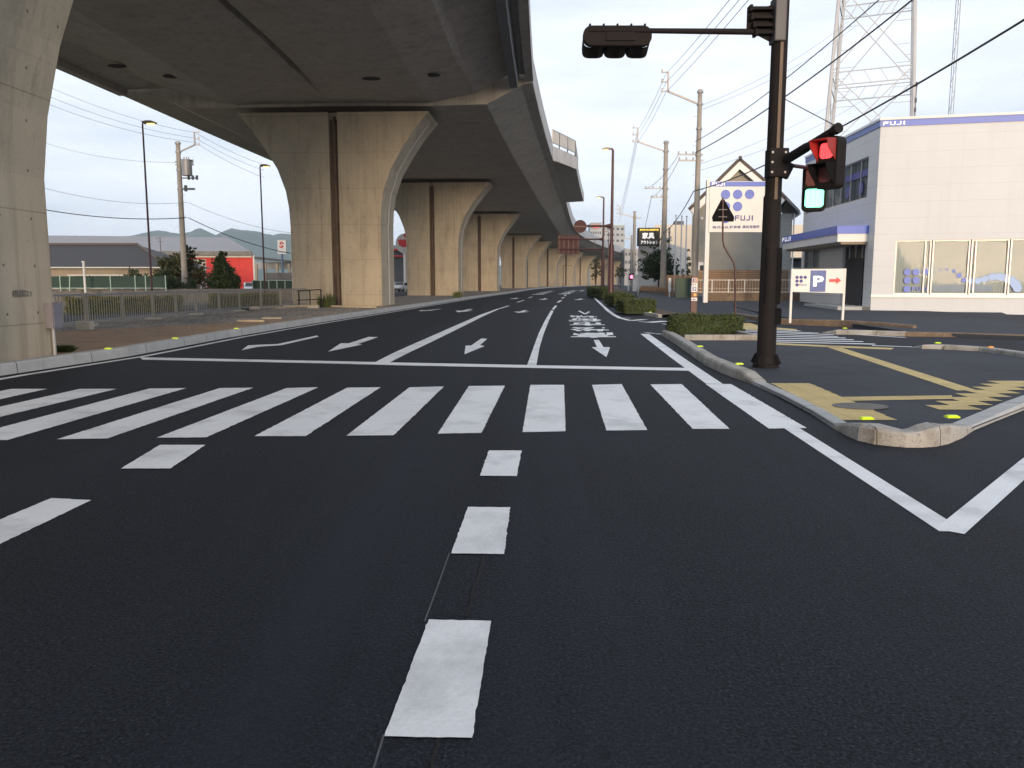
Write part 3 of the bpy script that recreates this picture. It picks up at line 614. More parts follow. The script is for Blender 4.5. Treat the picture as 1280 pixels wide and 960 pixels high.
# piers
def pier_mesh(top, ext, hw=2.8, th=4.0, low=False):
    """front outline flares out towards the top; a stained drain channel runs down the middle of the front"""
    prof = [(-.6, 0), (5.0, 0), (6.2, .06), (7.2, .22), (8.5, .68), (9.7, 1.38), (10.95, 2.25), (11.9, ext)]
    sc = (top)/11.9; prof = [(z*sc if z > 5 else z, e*ext/3.05 if z < 11.9 else ext) for z, e in prof]
    if low: prof = [(-.6, 0), (3.6, 0), (4.8, .16), (6.1, .50), (7.45, 1.02), (9, 1.72), (10.5, 2.5), (11.9, 3.2)]
    b = MB(); g, gd = .27, .28
    for sx in (-1, 1):
        for y0, y1, x0 in ((0, gd, g), (gd, th-gd, 0.0), (th-gd, th, g)):
            vs = []
            for y in (y0, y1):
                for z, e in prof: vs += [(sx*x0, y, z), (sx*(hw+e), y, z)]
            k = len(prof); fs = []
            for i in range(k-1):
                a = 2*i; fs += [(a, a+1, a+3, a+2), (2*k+a, 2*k+a+2, 2*k+a+3, 2*k+a+1), (a+1, 2*k+a+1, 2*k+a+3, a+3), (a, a+2, 2*k+a+2, 2*k+a)]
            fs += [(0, 2*k, 2*k+1, 1), (2*k-2, 2*k-1, 4*k-1, 4*k-2)]
            b.add(vs, fs)
    return b, prof, g, gd
def make_pier(y, top, ext, label, z0=0.0):
    c, n, rz = frame(y); root = thing('viaduct_pier', label, 'pier', (0, 0, 0), 'piers carrying the elevated road')
    b, prof, g, gd = pier_mesh(top, ext, low=y < 20)
    mk('pier_wall', b, M['pier'], root)
    hw = 2.8; th = 4.0
    b = MB().box((0, gd-.02, (top-.4)/2), (g*2-.02, .06, top-.4)); mk('drain_channel', b, M['groove'], root)
    b = MB().tube([(.05, .17, .2), (.05, .17, top-.25)], .10, 10); mk('drain_pipe', b, M['groove'], root, smooth=True)
    # pipe clipped to the road side of the pier, following its flare
    path = []
    for i in range(len(prof)-1):
        for t in (0, .5): path.append((hw+lerp(prof[i][1], prof[i+1][1], t)+.06, th/2, max(.05, lerp(prof[i][0], prof[i+1][0], t))))
    b = MB().tube(path, .06, 8)
    for q in path[2::3]: b.box((q[0]-.03, q[1], q[2]), (.12, .22, .06))
    mk('side_pipe', b, M['pipe_grey'], root)
    root.location = (c.x, c.y, z0); root.rotation_euler = (0, 0, rz)
    bt = top; b = MB(); b.box((-.4, th/2, bt+.22), (5.4, th-.5, .46)); mk('bearing_block', b, M['deck_web'], root)
    for sx in (-4.6, -3.6, 3.6, 4.6):
        mk('bearing', MB().box((sx, 1.4, bt+.2), (.6, .8, .42)), M['rubber'], root)
    return root
plab = ['nearest concrete pier at the left edge with a stencilled number', 'second concrete pier, wide tan flared wall with a brown drain channel', 'third concrete pier behind the gap showing white sky', 'fourth concrete pier with a bracket rail on its top',
        'fifth concrete pier before the closely spaced pair ends', 'sixth concrete pier half hidden close behind the fifth', 'seventh concrete pier with a dark channel left of the curved arm', 'eighth concrete pier behind the small under-deck street lamp',
        'ninth concrete pier, counted from the near left', 'tenth concrete pier, just left of the maroon lamp posts', 'eleventh concrete pier, seen between the maroon posts', 'farthest concrete pier of the row near the utility poles']
piers = []
for i, y in enumerate(PIERY):
    top = 11.75 if y <= 50 else 11.8+dz(y); piers.append(make_pier(y, top, 3.05 if y <= 50 else 3.5, plab[i]))
p1 = piers[0]
# the stencilled mark and the electric box on the first pier's road side
def on_pier(pt): return pt
b = MB(); b.text('橋脚21', (2.815, 2.75, 1.31), (0, 1, 0), (0, 0, 1), .56, .14, 0); o = mk('stencilled_mark', b, M['darksteel']); o.parent = p1
b = MB(); b.box((2.88, 3.86, .93), (.16, .32, .50)); b.box((2.965, 3.86, .93), (.02, .28, .44)); o = mk('junction_box', b, mat('grey_lilac_box', (.20, .19, .23), .6)); o.parent = p1
b = MB(); b.tube([(2.85, 3.86, .05), (2.85, 3.86, .7)], .03, 8); o = mk('box_conduit', b, M['pipe_grey']); o.parent = p1
# ================================================================== SIGNAL POLE ON THE CORNER
Yp = 15.0
pb = G(957, 459, .035); X0 = pb.x
sig = thing('traffic_signal', 'dark brown signal pole on the near corner with two lit pedestrian heads', 'traffic signal', (X0, pb.y, .035))
Yp = pb.y
def PP(px, py, y=None): return P(px, py, y or Yp)
b = MB(); b.tube([(X0, Yp, .035), (X0, Yp, .10), (X0, Yp, .11), (X0, Yp, .26)], [.24, .235, .20, .165], 16); mk('pole_foot', b, M['bronze'], sig)
for sx, sy in ((-1, -1), (1, -1), (1, 1), (-1, 1)):
    q = (X0+sx*.14, Yp+sy*.14); b = MB(); b.bar((q[0]+sx*.04, q[1]+sy*.04, .1), (q[0]-sx*.02, q[1]-sy*.02, .27), .03, .1); mk('foot_rib', b, M['bronze'], sig)
b = MB(); b.tube([(X0, Yp, .1), (X0, Yp, 3.1)], [.17, .155], 20); mk('lower_pole', b, M['bronze'], sig, smooth=True)
b = MB(); b.tube([(X0, Yp, 3.1), (X0, Yp, 3.14), (X0, Yp, 8.2)], [.155, .135, .115], 20); mk('upper_pole', b, M['bronze'], sig, smooth=True)
b = MB(); b.box((X0+.01, Yp-.14, 5.0), (.055, .04, 3.9)); mk('cable_cover', b, M['bronze_light'], sig)
b = MB(); b.box((X0+.115, Yp-.05, 5.6), (.045, .05, 5)); mk('side_cover', b, M['bronze'], sig)
for (x0, y0, x1, y1) in ((955, 310, 972, 380), (958, 385, 973, 405)):
    a, c = PP(x0, y0), PP(x1, y1); b = MB(); b.box(((a.x+c.x)/2, Yp-.02, (a.z+c.z)/2), (c.x-a.x, .24, a.z-c.z)); b.box((c.x+.008, Yp-.02, (a.z+c.z)/2), (.02, .17, (a.z-c.z)*.8)); mk('control_box', b, M['black'], sig, bevel=.01)
# mast arm with the road signal seen from behind
za = PP(880, 40).z; xa = PP(815, 39).x; xh0 = PP(729, 40).x
b = MB(); b.tube([(X0-.1, Yp, za), (xa, Yp, za+.02), (xh0+.1, Yp, za+.03)], [.055, .045, .04], 12); mk('mast_arm', b, M['bronze'], sig, smooth=True)
bx = PP(930, 20).x; b = MB()
for zc, ln in ((PP(0, 12).z, .62), (PP(0, 23).z, .58), (PP(0, 33).z, .52), (PP(0, 42).z, .46)):
    b.box((X0-.12-ln*.32, Yp-.02, zc), (ln*.72, .16, .05)); b.box((X0-.12-ln*.66, Yp-.02, zc), (.05, .20, .10))
b.extrude([(X0-.12, Yp+.06, PP(0, 5).z), (X0-.56, Yp+.06, PP(0, 14).z), (X0-.56, Yp+.06, PP(0, 36).z), (X0-.12, Yp+.06, PP(0, 52).z)], (0, -.03, 0)); mk('arm_bracket', b, M['bronze'], sig)
b = MB(); b.box((X0-.04, Yp-.04, PP(0, 27).z), (.2, .34, .75)); mk('pole_clamp', b, M['darksteel'], sig, bevel=.02)
hd = Vector(((xh0+xa)/2, Yp, za-.06)); wl = xa-xh0
def rrect(cx, cz, wd, ht, r, y, n=5):
    pts = []
    for sx, sz, a0 in ((1, 1, 0), (-1, 1, 90), (-1, -1, 180), (1, -1, 270)):
        for k in range(n+1):
            a = R(a0+90*k/n); pts.append((cx+sx*(wd/2-r)+r*math.cos(a), y, cz+sz*(ht/2-r)+r*math.sin(a)))
    return pts
b = MB(); b.extrude(rrect(hd.x, hd.z+.0, wl, .34, .15, hd.y-.02), (0, .14, 0))
for k in range(-2, 3): b.box((hd.x+k*wl/5, hd.y+.04, hd.z+.19), (.04, .1, .03))
head = mk('road_signal_head', b, M['bronze'], sig, bevel=.015)
b = MB(); b.box((hd.x+.05, hd.y-.035, hd.z-.02), (.5, .03, .14)); mk('back_plate', b, M['bronze'], head)
for k in (-1, 0, 1):
    cx = hd.x+k*wl*.325; b = MB(); b.disc((cx, hd.y+.12, hd.z), .15, (1, 0, 0), (0, 0, 1), 20, (0, .02, 0)); mk('lens', b, M['lensdark'], head)
    b = MB(); n = 18; o_, i_ = [], []
    for j in range(n+1):
        a = R(360*j/n); sq = lambda q: math.copysign(abs(q)**.55, q); o_.append((cx+.2*sq(math.cos(a)), hd.z+.17*sq(math.sin(a))))
    b.strip([(x, hd.y+.11, z) for x, z in o_], [(x, hd.y+.40, z-.11) for x, z in o_]); b.strip([(x*.985+cx*.015, hd.y+.40, z-.11) for x, z in o_], [(x*.985+cx*.015, hd.y+.11, z) for x, z in o_]); mk('visor', b, M['bronze'], head, smooth=True)
# side arm and brace carrying the pedestrian heads
z1 = PP(0, 205).z; a0 = Vector((X0+.1, Yp, z1)); a1 = P(1046, 161, 13.2)
b = MB(); b.tube([a0, a0.lerp(a1, .5), a0.lerp(a1, .52), a1], [.085, .08, .07, .065], 14); b.tube([a1-(a1-a0).normalized()*.04, a1+(a1-a0).normalized()*.05], .085, 14); mk('side_arm', b, M['bronze'], sig, smooth=True)
b = MB(); b.box((X0+.03, Yp-.06, z1), (.34, .3, .5)); b.box((X0+.2, Yp-.02, z1-.1), (.22, .12, .28), 0, 0, R(25)); mk('arm_clamp', b, M['bronze'], sig, bevel=.02)
for zz in (.17, 0, -.17):
    for xx in (-.1, .13): mk('clamp_bolt', MB().tube([(X0+xx, Yp-.24, z1+zz), (X0+xx, Yp-.2, z1+zz)], .022, 6), M['galv'], sig)
hb = P(1018, 235, 15.2)
b = MB(); b.tube([(X0+.2, Yp, z1-.01), (hb.x, hb.y, z1-.01)], .035, 10); b.tube([(hb.x, hb.y, z1), (hb.x, hb.y, hb.z+.4)], .03, 8); mk('brace_arm', b, M['maroon'], sig, smooth=True)
def ped(cx, cy, cz, yaw, red, green, sc=1.0, ls=.30, vd=1.0):
    """pedestrian head facing direction yaw (0 = towards the camera side -Y)"""
    Mx = Matrix.Translation((cx, cy, cz)) @ Matrix.Rotation(yaw, 4, 'Z') @ Matrix.Scale(sc, 4)
    def tr(b):
        b.v = [tuple(Mx @ Vector(p)) for p in b.v]; return b
    b = MB(); b.extrude(rrect(0, 0, .46, .92, .1, -.12), (0, .25, 0)); b.tube([(0, .12, -.3), (0, .16, -.3)], .1, 12)
    h = mk('pedestrian_signal_head', tr(b), M['bronze'], sig, bevel=.02)
    for s, on, mm in ((1, red, 'signred'), (-1, green, 'signgreen')):
        b = MB(); b.extrude(rrect(0, s*.21, ls, ls, .07, -.135), (0, .02, 0)); mk('lens', tr(b), M[mm] if on else M['lensdark'], h)
        b = MB(); pts = [(-.19, .19), (-.19, -.12)], [(-.19, .19), (.19, .19)], [(.19, .19), (.19, -.12)]
        zc = s*.21
        b.add([(-.19, -.12, zc+.19), (-.19, -.12, zc-.18), (-.19, -.12-.28*vd, zc+.05), (-.19, -.12-.32*vd, zc+.17)], [(0, 1, 2, 3)])
        b.add([(.19, -.12, zc+.19), (.19, -.12, zc-.18), (.19, -.12-.28*vd, zc+.05), (.19, -.12-.32*vd, zc+.17)], [(3, 2, 1, 0)])
        b.add([(-.19, -.12, zc+.19), (.19, -.12, zc+.19), (.19, -.12-.32*vd, zc+.17), (-.19, -.12-.32*vd, zc+.17)], [(0, 1, 2, 3)])
        o = mk('visor', tr(b), M['visor_red'] if (on and s == 1) else M['black'], h); so_ = o.modifiers.new('t', 'SOLIDIFY'); so_.thickness = .012
ha = P(1038, 204, 13.4); ped(ha.x, ha.y, ha.z, R(-58), True, False, .90, .27, .8)
ped(hb.x, hb.y, hb.z, R(-18), False, True, .93, .36, .55)
b = MB(); b.tube([(ha.x, ha.y, ha.z+.3), (ha.x, ha.y, a1.z+.05)], .045, 10); mk('head_hanger', b, M['bronze'], sig)
# ================================================================== WARNING SIGN SEEN FROM BEHIND
q = G(919, 399, .04); Y = q.y; w_ = thing('warning_sign', 'black backed triangular road sign on a bent brown post behind the clipped hedge', 'road sign', (q.x, Y, .04))
b = MB(); b.tube([(q.x, Y, .04), (P(919, 336, Y).x, Y, P(919, 336, Y).z), (P(917, 328, Y).x, Y, P(917, 328, Y).z), (P(905, 308, Y).x, Y, P(905, 308, Y).z), (P(903.5, 300, Y).x, Y, P(903.5, 300, Y).z), (P(903.5, 247, Y).x, Y, P(903.5, 247, Y).z)], .038, 10); mk('post', b, M['maroon'], w_, smooth=True)
tri = [(893, 272), (899, 278), (0, 0)]
pts = [P(x, y, Y+.05) for x, y in ((891, 277), (890, 271.5), (901.5, 249.5), (905.5, 249.5), (918, 271.5), (917, 277))]
b = MB().extrude(pts, (0, .02, 0)); mk('sign_plate', b, M['black'], w_)
b = MB(); 
for y in (262, 271): a = P(903.5, y, Y); b.box((a.x, Y+.02, a.z), (.36, .05, .035)); b.box((a.x, Y-.03, a.z), (.1, .04, .05))
mk('sign_clamp', b, M['darksteel'], w_)
# ================================================================== ROUTE MARKER POST
q = G(866.5, 398, .04); Y = q.y; r_ = thing('route_marker_post', 'square brown route marker post with stacked white plates and number 152', 'marker post', (q.x, Y, .04))
ztop = P(0, 345, Y).z; b = MB(); b.box((q.x, Y, ztop/2), (.27, .12, ztop)); mk('post', b, M['maroon'], r_, bevel=.01)
M['postbrown'] = mat('brown_plate', (.22, .085, .05), .5)
def plate(y0, y1, m, name='plate'):
    a, c = P(866.5, y0, Y).z, P(866.5, y1, Y).z; b = MB(); b.box((q.x+.0, Y-.068, (a+c)/2), (.25, .012, a-c)); return mk(name, b, m, r_)
def ptext(t, x0, x1, y0, y1, m, Yt, parent, name='lettering', bold=.02, dy=-.078):
    a, c = P(x0, y1, Yt), P(x1, y0, Yt); return mk(name, MB().text(t, (a.x, Yt+dy, a.z), (1, 0, 0), (0, 0, 1), c.x-a.x, c.z-a.z, bold), m, parent)
plate(347, 353, mat('pale_orange_plate', (.62, .40, .27), .5)); plate(353.4, 365, M['white']); plate(365.4, 371.6, M['postbrown']); plate(372, 376, M['white'])
c = P(866.5, 350, Y); b = MB(); b.extrude([(c.x+dx, Y-.08, c.z+dz_) for dx, dz_ in ((-.075, .06), (.075, .06), (.085, .0), (.05, -.055), (0, -.075), (-.05, -.055), (-.085, 0))], (0, .005, 0)); mk('route_shield', b, M['navy'], r_)
ptext('11', 864.8, 868.2, 348.3, 351.3, M['white'], Y, r_, dy=-.086)
ptext('高松市', 863.4, 869.6, 354.2, 357, M['navy'], Y, r_, bold=.0); ptext('152', 862.8, 870.3, 358.2, 363.6, M['navy'], Y, r_, bold=.03)
ptext('丸亀町', 863.2, 869.8, 373, 375.2, M['navy'], Y, r_, bold=.01)
c = P(868.2, 368.5, Y); mk('round_reflector', MB().disc((c.x, Y-.076, c.z), .062, (1, 0, 0), (0, 0, 1), 18, (0, -.012, 0)), M['orange'], r_)
# ================================================================== CLIPPED HEDGES OF THE PLANTING STRIP
def hedge(name, foot, h, label, n=5000, size=.032, m='leaf_hedge', group=None, z0=.05, cat='hedge', rag=.075, zb=None):
    """foot: convex footprint of the hedge; leaves fill a shell round a dark twiggy core"""
    cx, cy = sum(p[0] for p in foot)/len(foot), sum(p[1] for p in foot)/len(foot)
    root = thing(name, label, cat, (cx, cy, z0), group)
    inn = [(cx+(p[0]-cx)*.93, cy+(p[1]-cy)*.93) for p in foot]
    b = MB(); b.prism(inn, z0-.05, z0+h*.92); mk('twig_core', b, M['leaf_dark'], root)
    per = [(Vector(foot[i]), Vector(foot[(i+1) % len(foot)])) for i in range(len(foot))]; ln = [(c-a).length for a, c in per]
    area_s = sum(ln)*h; xs = [p[0] for p in foot]; ys = [p[1] for p in foot]; area_t = (max(xs)-min(xs))*(max(ys)-min(ys))
    def inside(x, y):
        s = None
        for a, c in per:
            k = (c.x-a.x)*(y-a.y)-(c.y-a.y)*(x-a.x)
            if s is None: s = k > 0
            elif (k > 0) != s: return False
        return True
    def f():
        if random.random() < area_s/(area_s+area_t):
            k = random.choices(range(len(per)), ln)[0]; a, c = per[k]; p = a.lerp(c, random.random()); z = z0+h*random.random()**.9
            t = 1-random.random()*.08; j = noise.noise(Vector((p.x*1.7, p.y*1.7, z*2)))*rag*1.5
            return (cx+(p.x-cx)*t+random.gauss(0, rag*.5)+j, cy+(p.y-cy)*t+random.gauss(0, rag*.5)+j, z)
        while True:
            x, y = random.uniform(min(xs), max(xs)), random.uniform(min(ys), max(ys))
            if inside(x, y): return (x, y, z0+h+random.gauss(0, rag*.45)+noise.noise(Vector((x*1.5, y*1.5, 0)))*rag*2)
    mk('foliage', leaves(MB(), n, f, size), M[m], root); return root
def foot_px(px, z): return [tuple(G(x, y, z)[:2]) for x, y in px]
a, c = G(842, 419.5, .06), G(932, 418.5, .06)
# low planter wall round the nearest hedge
b = MB(); a2, c2 = G(856, 427, 0), G(945, 426, 0)
b.box(((a2.x+c2.x)/2, a2.y+.07, .09), (c2.x-a2.x, .14, .18)); b.box((c2.x-.07, a2.y+1.1, .09), (.14, 2.0, .18)); struct('planter_kerb', b, seams(M['kerb'].copy(), 0, .6, .015, .5))
b = MB().poly([(a.x, a.y-.05, .06), (c2.x-.1, a.y-.05, .06), (c2.x-.1, a.y+1.9, .06), (a.x+.1, a.y+1.9, .06)]); struct('planting_bed', b, M['soil'])
hedge('clipped_hedge', [(a.x, a.y+.05), (c.x, c.y+.05), (c.x-.02, c.y+1.5), (a.x+.08, a.y+1.5)], P(0, 399.5, a.y+.2).z-.05, 'nearest low clipped box hedge, in front of the brown route marker post', 9000, .03, group='clipped hedges of the planting strip')
# strip island between road and frontage road with its kerb
sk = [G(*p) for p in ((822, 397), (806, 394.5), (790, 391.5), (776, 386.5), (765, 380.5), (756, 373.5), (750, 367.5), (748, 363.5))]
kerb('kerb', sk, .15, .2, M['kerb'], -1)
sl_ = [(p.x+.15, p.y, .11) for p in sk]; sr_ = [(p.x+1.0+.02*(p.y-30), p.y+.3, .12+max(0, zf(p.y)-.05)) for p in sk]
struct('planting_strip', MB().strip(sl_, sr_), M['soil'])
def hpx(x0, x1, y, dpt, ztop_y, label, n, size):
    a, c = G(x0, y, .12), G(x1, y, .12); h = P(0, ztop_y, a.y).z-.12
    sh = (sk[0].x-sk[3].x)/(sk[0].y-sk[3].y)*dpt*.35
    return hedge('clipped_hedge', [(a.x, a.y), (c.x, c.y), (c.x+sh, c.y+dpt), (a.x+sh, a.y+dpt)], h, label, n, size, group='clipped hedges of the planting strip', z0=.12)
hpx(781, 820, 391, 3.2, 376.5, 'middle clipped hedge with a yellow reflector at its right foot', 7000, .045)
hpx(768, 793, 382, 5, 369, 'third clipped hedge, just behind the middle one at the foot of the maroon lamp post', 6000, .06)
hpx(753.5, 766, 373, 14, 361, 'farthest clipped hedge left of the maroon lamp posts', 6000, .09)
# ================================================================== STREET LAMPS
def lamp(base, height, arm, label, group, arms=(), s=1.0, lit=True, col='maroon', sw=.35):
    x, y, z = base; root = thing('street_lamp', label, 'street lamp', base, group)
    r0 = .11*s; b = MB(); b.tube([(x, y, z), (x, y, z+.3), (x, y, z+height*sw), (x, y, z+height*sw+.3), (x, y, z+height)], [r0*1.25, r0*1.1, r0, r0*.62, r0*.45], 10); mk('pole', b, M[col], root, smooth=True)
    ex = x+arm; b = MB(); b.tube([(x, y, z+height-.05), (x+arm*.3, y, z+height+.05), (ex, y, z+height+.08)], .04*s, 8); mk('arm', b, M[col], root)
    sg = 1 if arm > 0 else -1
    b = MB(); o = [(ex-sg*.1, .09), (ex+sg*.1, .15), (ex+sg*.38, .15), (ex+sg*.6, .07), (ex+sg*.58, .02), (ex-sg*.05, .0)]
    b.extrude([(px_, y-.16, z+height+dz_) for px_, dz_ in o], (0, .32, 0)); h = mk('lamp_head', b, M['lamp_head'], root, bevel=.02)
    b = MB(); b.box((ex+sg*.32, y, z+height-.01), (.34, .22, .05)); mk('lamp_glass', b, M['lamp_glow'] if lit else M['black'], h, bevel=.015)
    return root
l1 = P(178, 153, 42); lamp((l1.x, 42, .08), l1.z-.15, .1, 'tall thin maroon street lamp left of the concrete utility pole', 'lit lamps of the opposite road', s=.85, sw=.02)
l2 = P(325, 207, 57.5); lamp((l2.x, 57.5, .08), l2.z-.15, .1, 'tall thin maroon street lamp between the red warehouse wall and the second pier', 'lit lamps of the opposite road', s=.95, sw=.02)
def gantry(root, x, y, arms):
    for (px_end, py, rr) in arms:
        e = P(px_end, py, y); b = MB(); b.tube([(x-.1, y, e.z), (x-.6, y, e.z)], [.2, .08], 8); b.tube([(x-.4, y, e.z), (e.x, y, e.z)], .055*rr*2, 8); mk('sign_arm', b, M['maroon'], root)
x = P(764.5, 300, 65).x; A = lamp((x, 65, .12), P(0, 187, 65).z-.12, -.25, 'nearest tall maroon lamp post carrying a round sign on an arm', 'maroon lamp posts with sign arms', s=1.9, sw=.36)
gantry(A, x, 65, [(732, 282.5, .8)])
c = P(725.3, 283, 65); mk('round_sign_plate', MB().disc((c.x, 65-.02, c.z), .50*1.02, (1, 0, 0), (0, 0, 1), 28, (0, .04, 0)), M['maroon_back'], A)
b = MB().box((c.x, 64.93, c.z-.02), (1.0, .05, .07)); mk('sign_rib', b, M['maroon'], A)
x = P(754, 300, 98).x; B = lamp((x, 98, .12), P(0, 247, 98).z-.12, -.3, 'second maroon lamp post with a wide rectangular sign back hung from two arms', 'maroon lamp posts with sign arms', s=1.9, sw=.42)
gantry(B, x, 98, [(699, 299, .9), (699, 311.5, .9)])
a, c = P(697.5, 294, 98), P(724, 317.5, 98); b = MB(); b.box(((a.x+c.x)/2, 98.1, (a.z+c.z)/2), (c.x-a.x, .05, a.z-c.z)); mk('sign_panel', b, M['maroon_back'], B)
b = MB()
for k in range(5): xx = lerp(a.x+.15, c.x-.15, k/4); b.box((xx, 98.05, (a.z+c.z)/2), (.07, .06, a.z-c.z-.1))
mk('sign_stiffeners', b, M['maroon'], B, kind='stuff')
b = MB(); b.box((P(747.5, 0, 98).x, 98, (P(0, 299, 98).z+P(0, 311.5, 98).z)/2), (.06, .06, P(0, 299, 98).z-P(0, 311.5, 98).z)); mk('arm_strut', b, M['maroon'], B)
x = P(760.8, 300, 150).x; lamp((x, 150, .12), P(0, 290, 150).z-.12, -.4, 'small far maroon lamp post seen between the two big ones', 'maroon lamp posts with sign arms', s=1.4, sw=.02, lit=False)
x = P(704.3, 300, 236).x; lamp((x, 236, .1), P(0, 332, 236).z-.1, 1.9, 'short dark lamp post with a side arm standing under the viaduct', 'lamps under the viaduct', s=1.3, sw=.02, lit=False, col='bronze')
# ================================================================== UTILITY POLES
def upole(base, top, arm_px, label, group, Y, low=(), rad=.16, arm_up=1.6):
    x, y, z = base; root = thing('utility_pole', label, 'utility pole', base, group)
    b = MB(); b.tube([(x, y, z), (x, y, top)], [rad*1.15, rad*.72], 14); mk('pole', b, M['pole_conc'], root, smooth=True)
    b = MB()
    for zz in (.985, .93, .82, .7): b.tube([(x, y, top*zz), (x, y, top*zz+.12)], rad*1.05, 12)
    mk('pole_band', b, M['galv'], root, kind='stuff')
    k = 0; b = MB(); zz = z+2.6
    while zz < top-1: b.box((x+(rad*1.3 if k % 2 else -rad*1.3), y-.02, zz), (.22, .03, .03)); zz += .9; k += 1
    mk('climbing_steps', b, M['galv'], root, kind='stuff')
    if arm_px:
        (ex, ey) = arm_px; e = P(ex, ey, Y); s = 1 if e.x > x else -1
        b = MB(); b.bar((x, y, top-.9), (e.x, y, e.z), .11, .11); b.bar((e.x, y, e.z-.05), (e.x, y, e.z+arm_up), .11, .11); mk('cross_arm', b, M['galv'], root)
        for h in (0, .5, 1.0):
            b = MB(); b.bar((e.x, y, e.z+h*arm_up), (e.x+(-.38 if s < 0 else .38)*1, y, e.z+h*arm_up), .07, .07); b.tube([(e.x+s*.38, y, e.z+h*arm_up-.05), (e.x+s*.38, y, e.z+h*arm_up+.18)], [.07, .05], 8); mk('insulator', b, M['offwhite'], root)
    for (ex, ey) in low:
        e = P(ex, ey, Y); b = MB(); b.bar((x+(.3 if e.x < x else -.3), y, e.z), (e.x, y, e.z), .09, .09)
        for t in (.25, .6, .95): xx = lerp(x, e.x, t); b.tube([(xx, y, e.z), (xx, y, e.z+.2)], [.06, .04], 6)
        mk('low_cross_arm', b, M['galv'], root)
    return root
x = P(867.5, 383, 52).x; pA = upole((x, 52, .3), P(0, 112, 52).z, (835, 114), 'nearest tall concrete utility pole beside the white and blue billboard', 'utility poles along the frontage road', 52, [(847, 193), (848, 200.5)], .19, 1.15)
x = P(828.3, 366, 71).x; pB = upole((x, 71, .6), P(0, 176, 71).z, (797, 177), 'second concrete utility pole, right of the black shop sign', 'utility poles along the frontage road', 71, [(806, 235.5), (814, 246.5)], .24, 1.15)
x = P(791.5, 366, 118).x; pC = upole((x, 118, .7), P(0, 264, 118).z, (774.5, 267), 'third concrete utility pole, left of the black shop sign', 'utility poles along the frontage road', 118, [(801, 273)], .24, 1.1)
x = P(788.2, 366, 165).x; upole((x, 165, .7), P(0, 294, 165).z, (781, 298), 'fourth and thinner utility pole with a wide top arm, just behind the third', 'utility poles along the frontage road', 165, [(780, 298)], .22, .8)
x = P(835, 362, 86).x; upole((x, 86, .6), P(0, 285, 86).z, None, 'short thin wooden looking pole between the second utility pole and the flagpoles', 'utility poles along the frontage road', 86, [(839, 298), (832, 300)], .13)
x = P(232, 368, 70).x; pL = upole((x, 70, .08), P(0, 177, 70).z, (243.5, 181), 'concrete utility pole with a grey transformer on the far left side', 'utility poles on the left side', 70, [(242, 202), (242, 206)], .24, 1.05)
a = P(233.5, 209, 69.7); b = MB(); b.tube([(a.x, a.y, a.z-.7), (a.x, a.y, a.z+.55)], .42, 16); b.tube([(a.x, a.y, a.z+.55), (a.x, a.y, a.z+.62)], .45, 16)
for k in (-1, 0, 1): b.tube([(a.x+k*.2, a.y, a.z+.6), (a.x+k*.2, a.y, a.z+.85)], .05, 6)
mk('transformer', b, M['galv'], pL, smooth=True)
b = MB(); c = P(245, 222, 69.7); b.bar((x, 70, c.z), (c.x, 70, c.z), .09); 
for k in range(3): b.tube([(c.x-.35*k, 69.9, c.z-.15), (c.x-.35*k, 69.9, c.z+.2)], .11, 8)
mk('cutout_switches', b, M['fardark'], pL)
b = MB(); c = P(236, 236, 69.7); b.box((c.x, 69.8, c.z), (.9, .3, .14)); b.tube([(c.x-.3, 69.8, c.z-.2), (c.x-.3, 69.8, c.z+.3)], .14, 8); mk('cable_clamp', b, M['fardark'], pL)
# ================================================================== CABLES
ncab = 0
def cable(pts, label, r=.012, sag=.4, m='cable', group='overhead cables'):
    a, c = pts; a, c = P(*a), P(*c); n = 18
    b = MB(); b.tube([a.lerp(c, t/n)+Vector((0, 0, -4*sag*(t/n)*(1-t/n))) for t in range(n+1)], r, 5)
    tag(mk('power_cable', b, M[m], loc=a), label, 'cable', group)
TOPG = 'three bare wires on the tall frontage poles'
for i, (ya, yb, xr) in enumerate(((92, 163.5, 912), (103, 170, 925), (115, 178, 937))):
    lb_ = 'one of three thin wires crossing the sky above the long signal arm'
    cable(((832.5, ya, 52), (xr+22, -28, 24)), lb_, .012, .1, 'cable_thin', TOPG)
    cable(((832.5, ya, 52), (796.5, yb, 71)), 'one of three thin bare wires between the two nearest frontage utility poles', .013, .25, 'cable_thin', 'bare wires between the frontage poles')
    cable(((796.5, yb, 71), (774.5, 265-i*-6, 118)), 'one of three thin bare wires dropping from the second utility pole to the third', .015, .5, 'cable_thin', 'bare wires beyond the second pole')
cable(((869, 177, 52), (1113, -13, 26)), 'upper of two dark cables climbing right from the nearest utility pole past the tower', .02, .35)
cable(((869, 191, 52), (1155, -12, 26)), 'thicker lower dark cable climbing right from the nearest utility pole past the lattice tower', .03, .35)
cable(((867, 239, 52), (1330, -6, 18)), 'thick black cable running over the gable and red light to the upper right', .03, .55)
cable(((867, 239, 52), (829, 291, 71)), 'black cable between the nearest and second utility pole at gable height', .03, .4)
cable(((829, 291, 71), (815, 316, 88)), 'short black cable from the second utility pole to the black shop sign', .035, .2)
cable(((848, 194, 52), (806, 236, 71)), 'thin wire joining the low cross arms of the two nearest frontage poles', .016, .4, 'cable_thin')
cable(((848, 201, 52), (814, 247, 71)), 'lower thin wire joining the low cross arms of the two nearest frontage poles', .016, .4, 'cable_thin')
cable(((814, 247, 71), (799, 315, 118)), 'thin wire from the second utility pole down behind the black shop sign', .022, .3, 'cable_thin')
cable(((972, 119, 15), (1046, 158, 13.2)), 'taut guy wire from the signal pole down to the tip of the side arm', .008, .0)
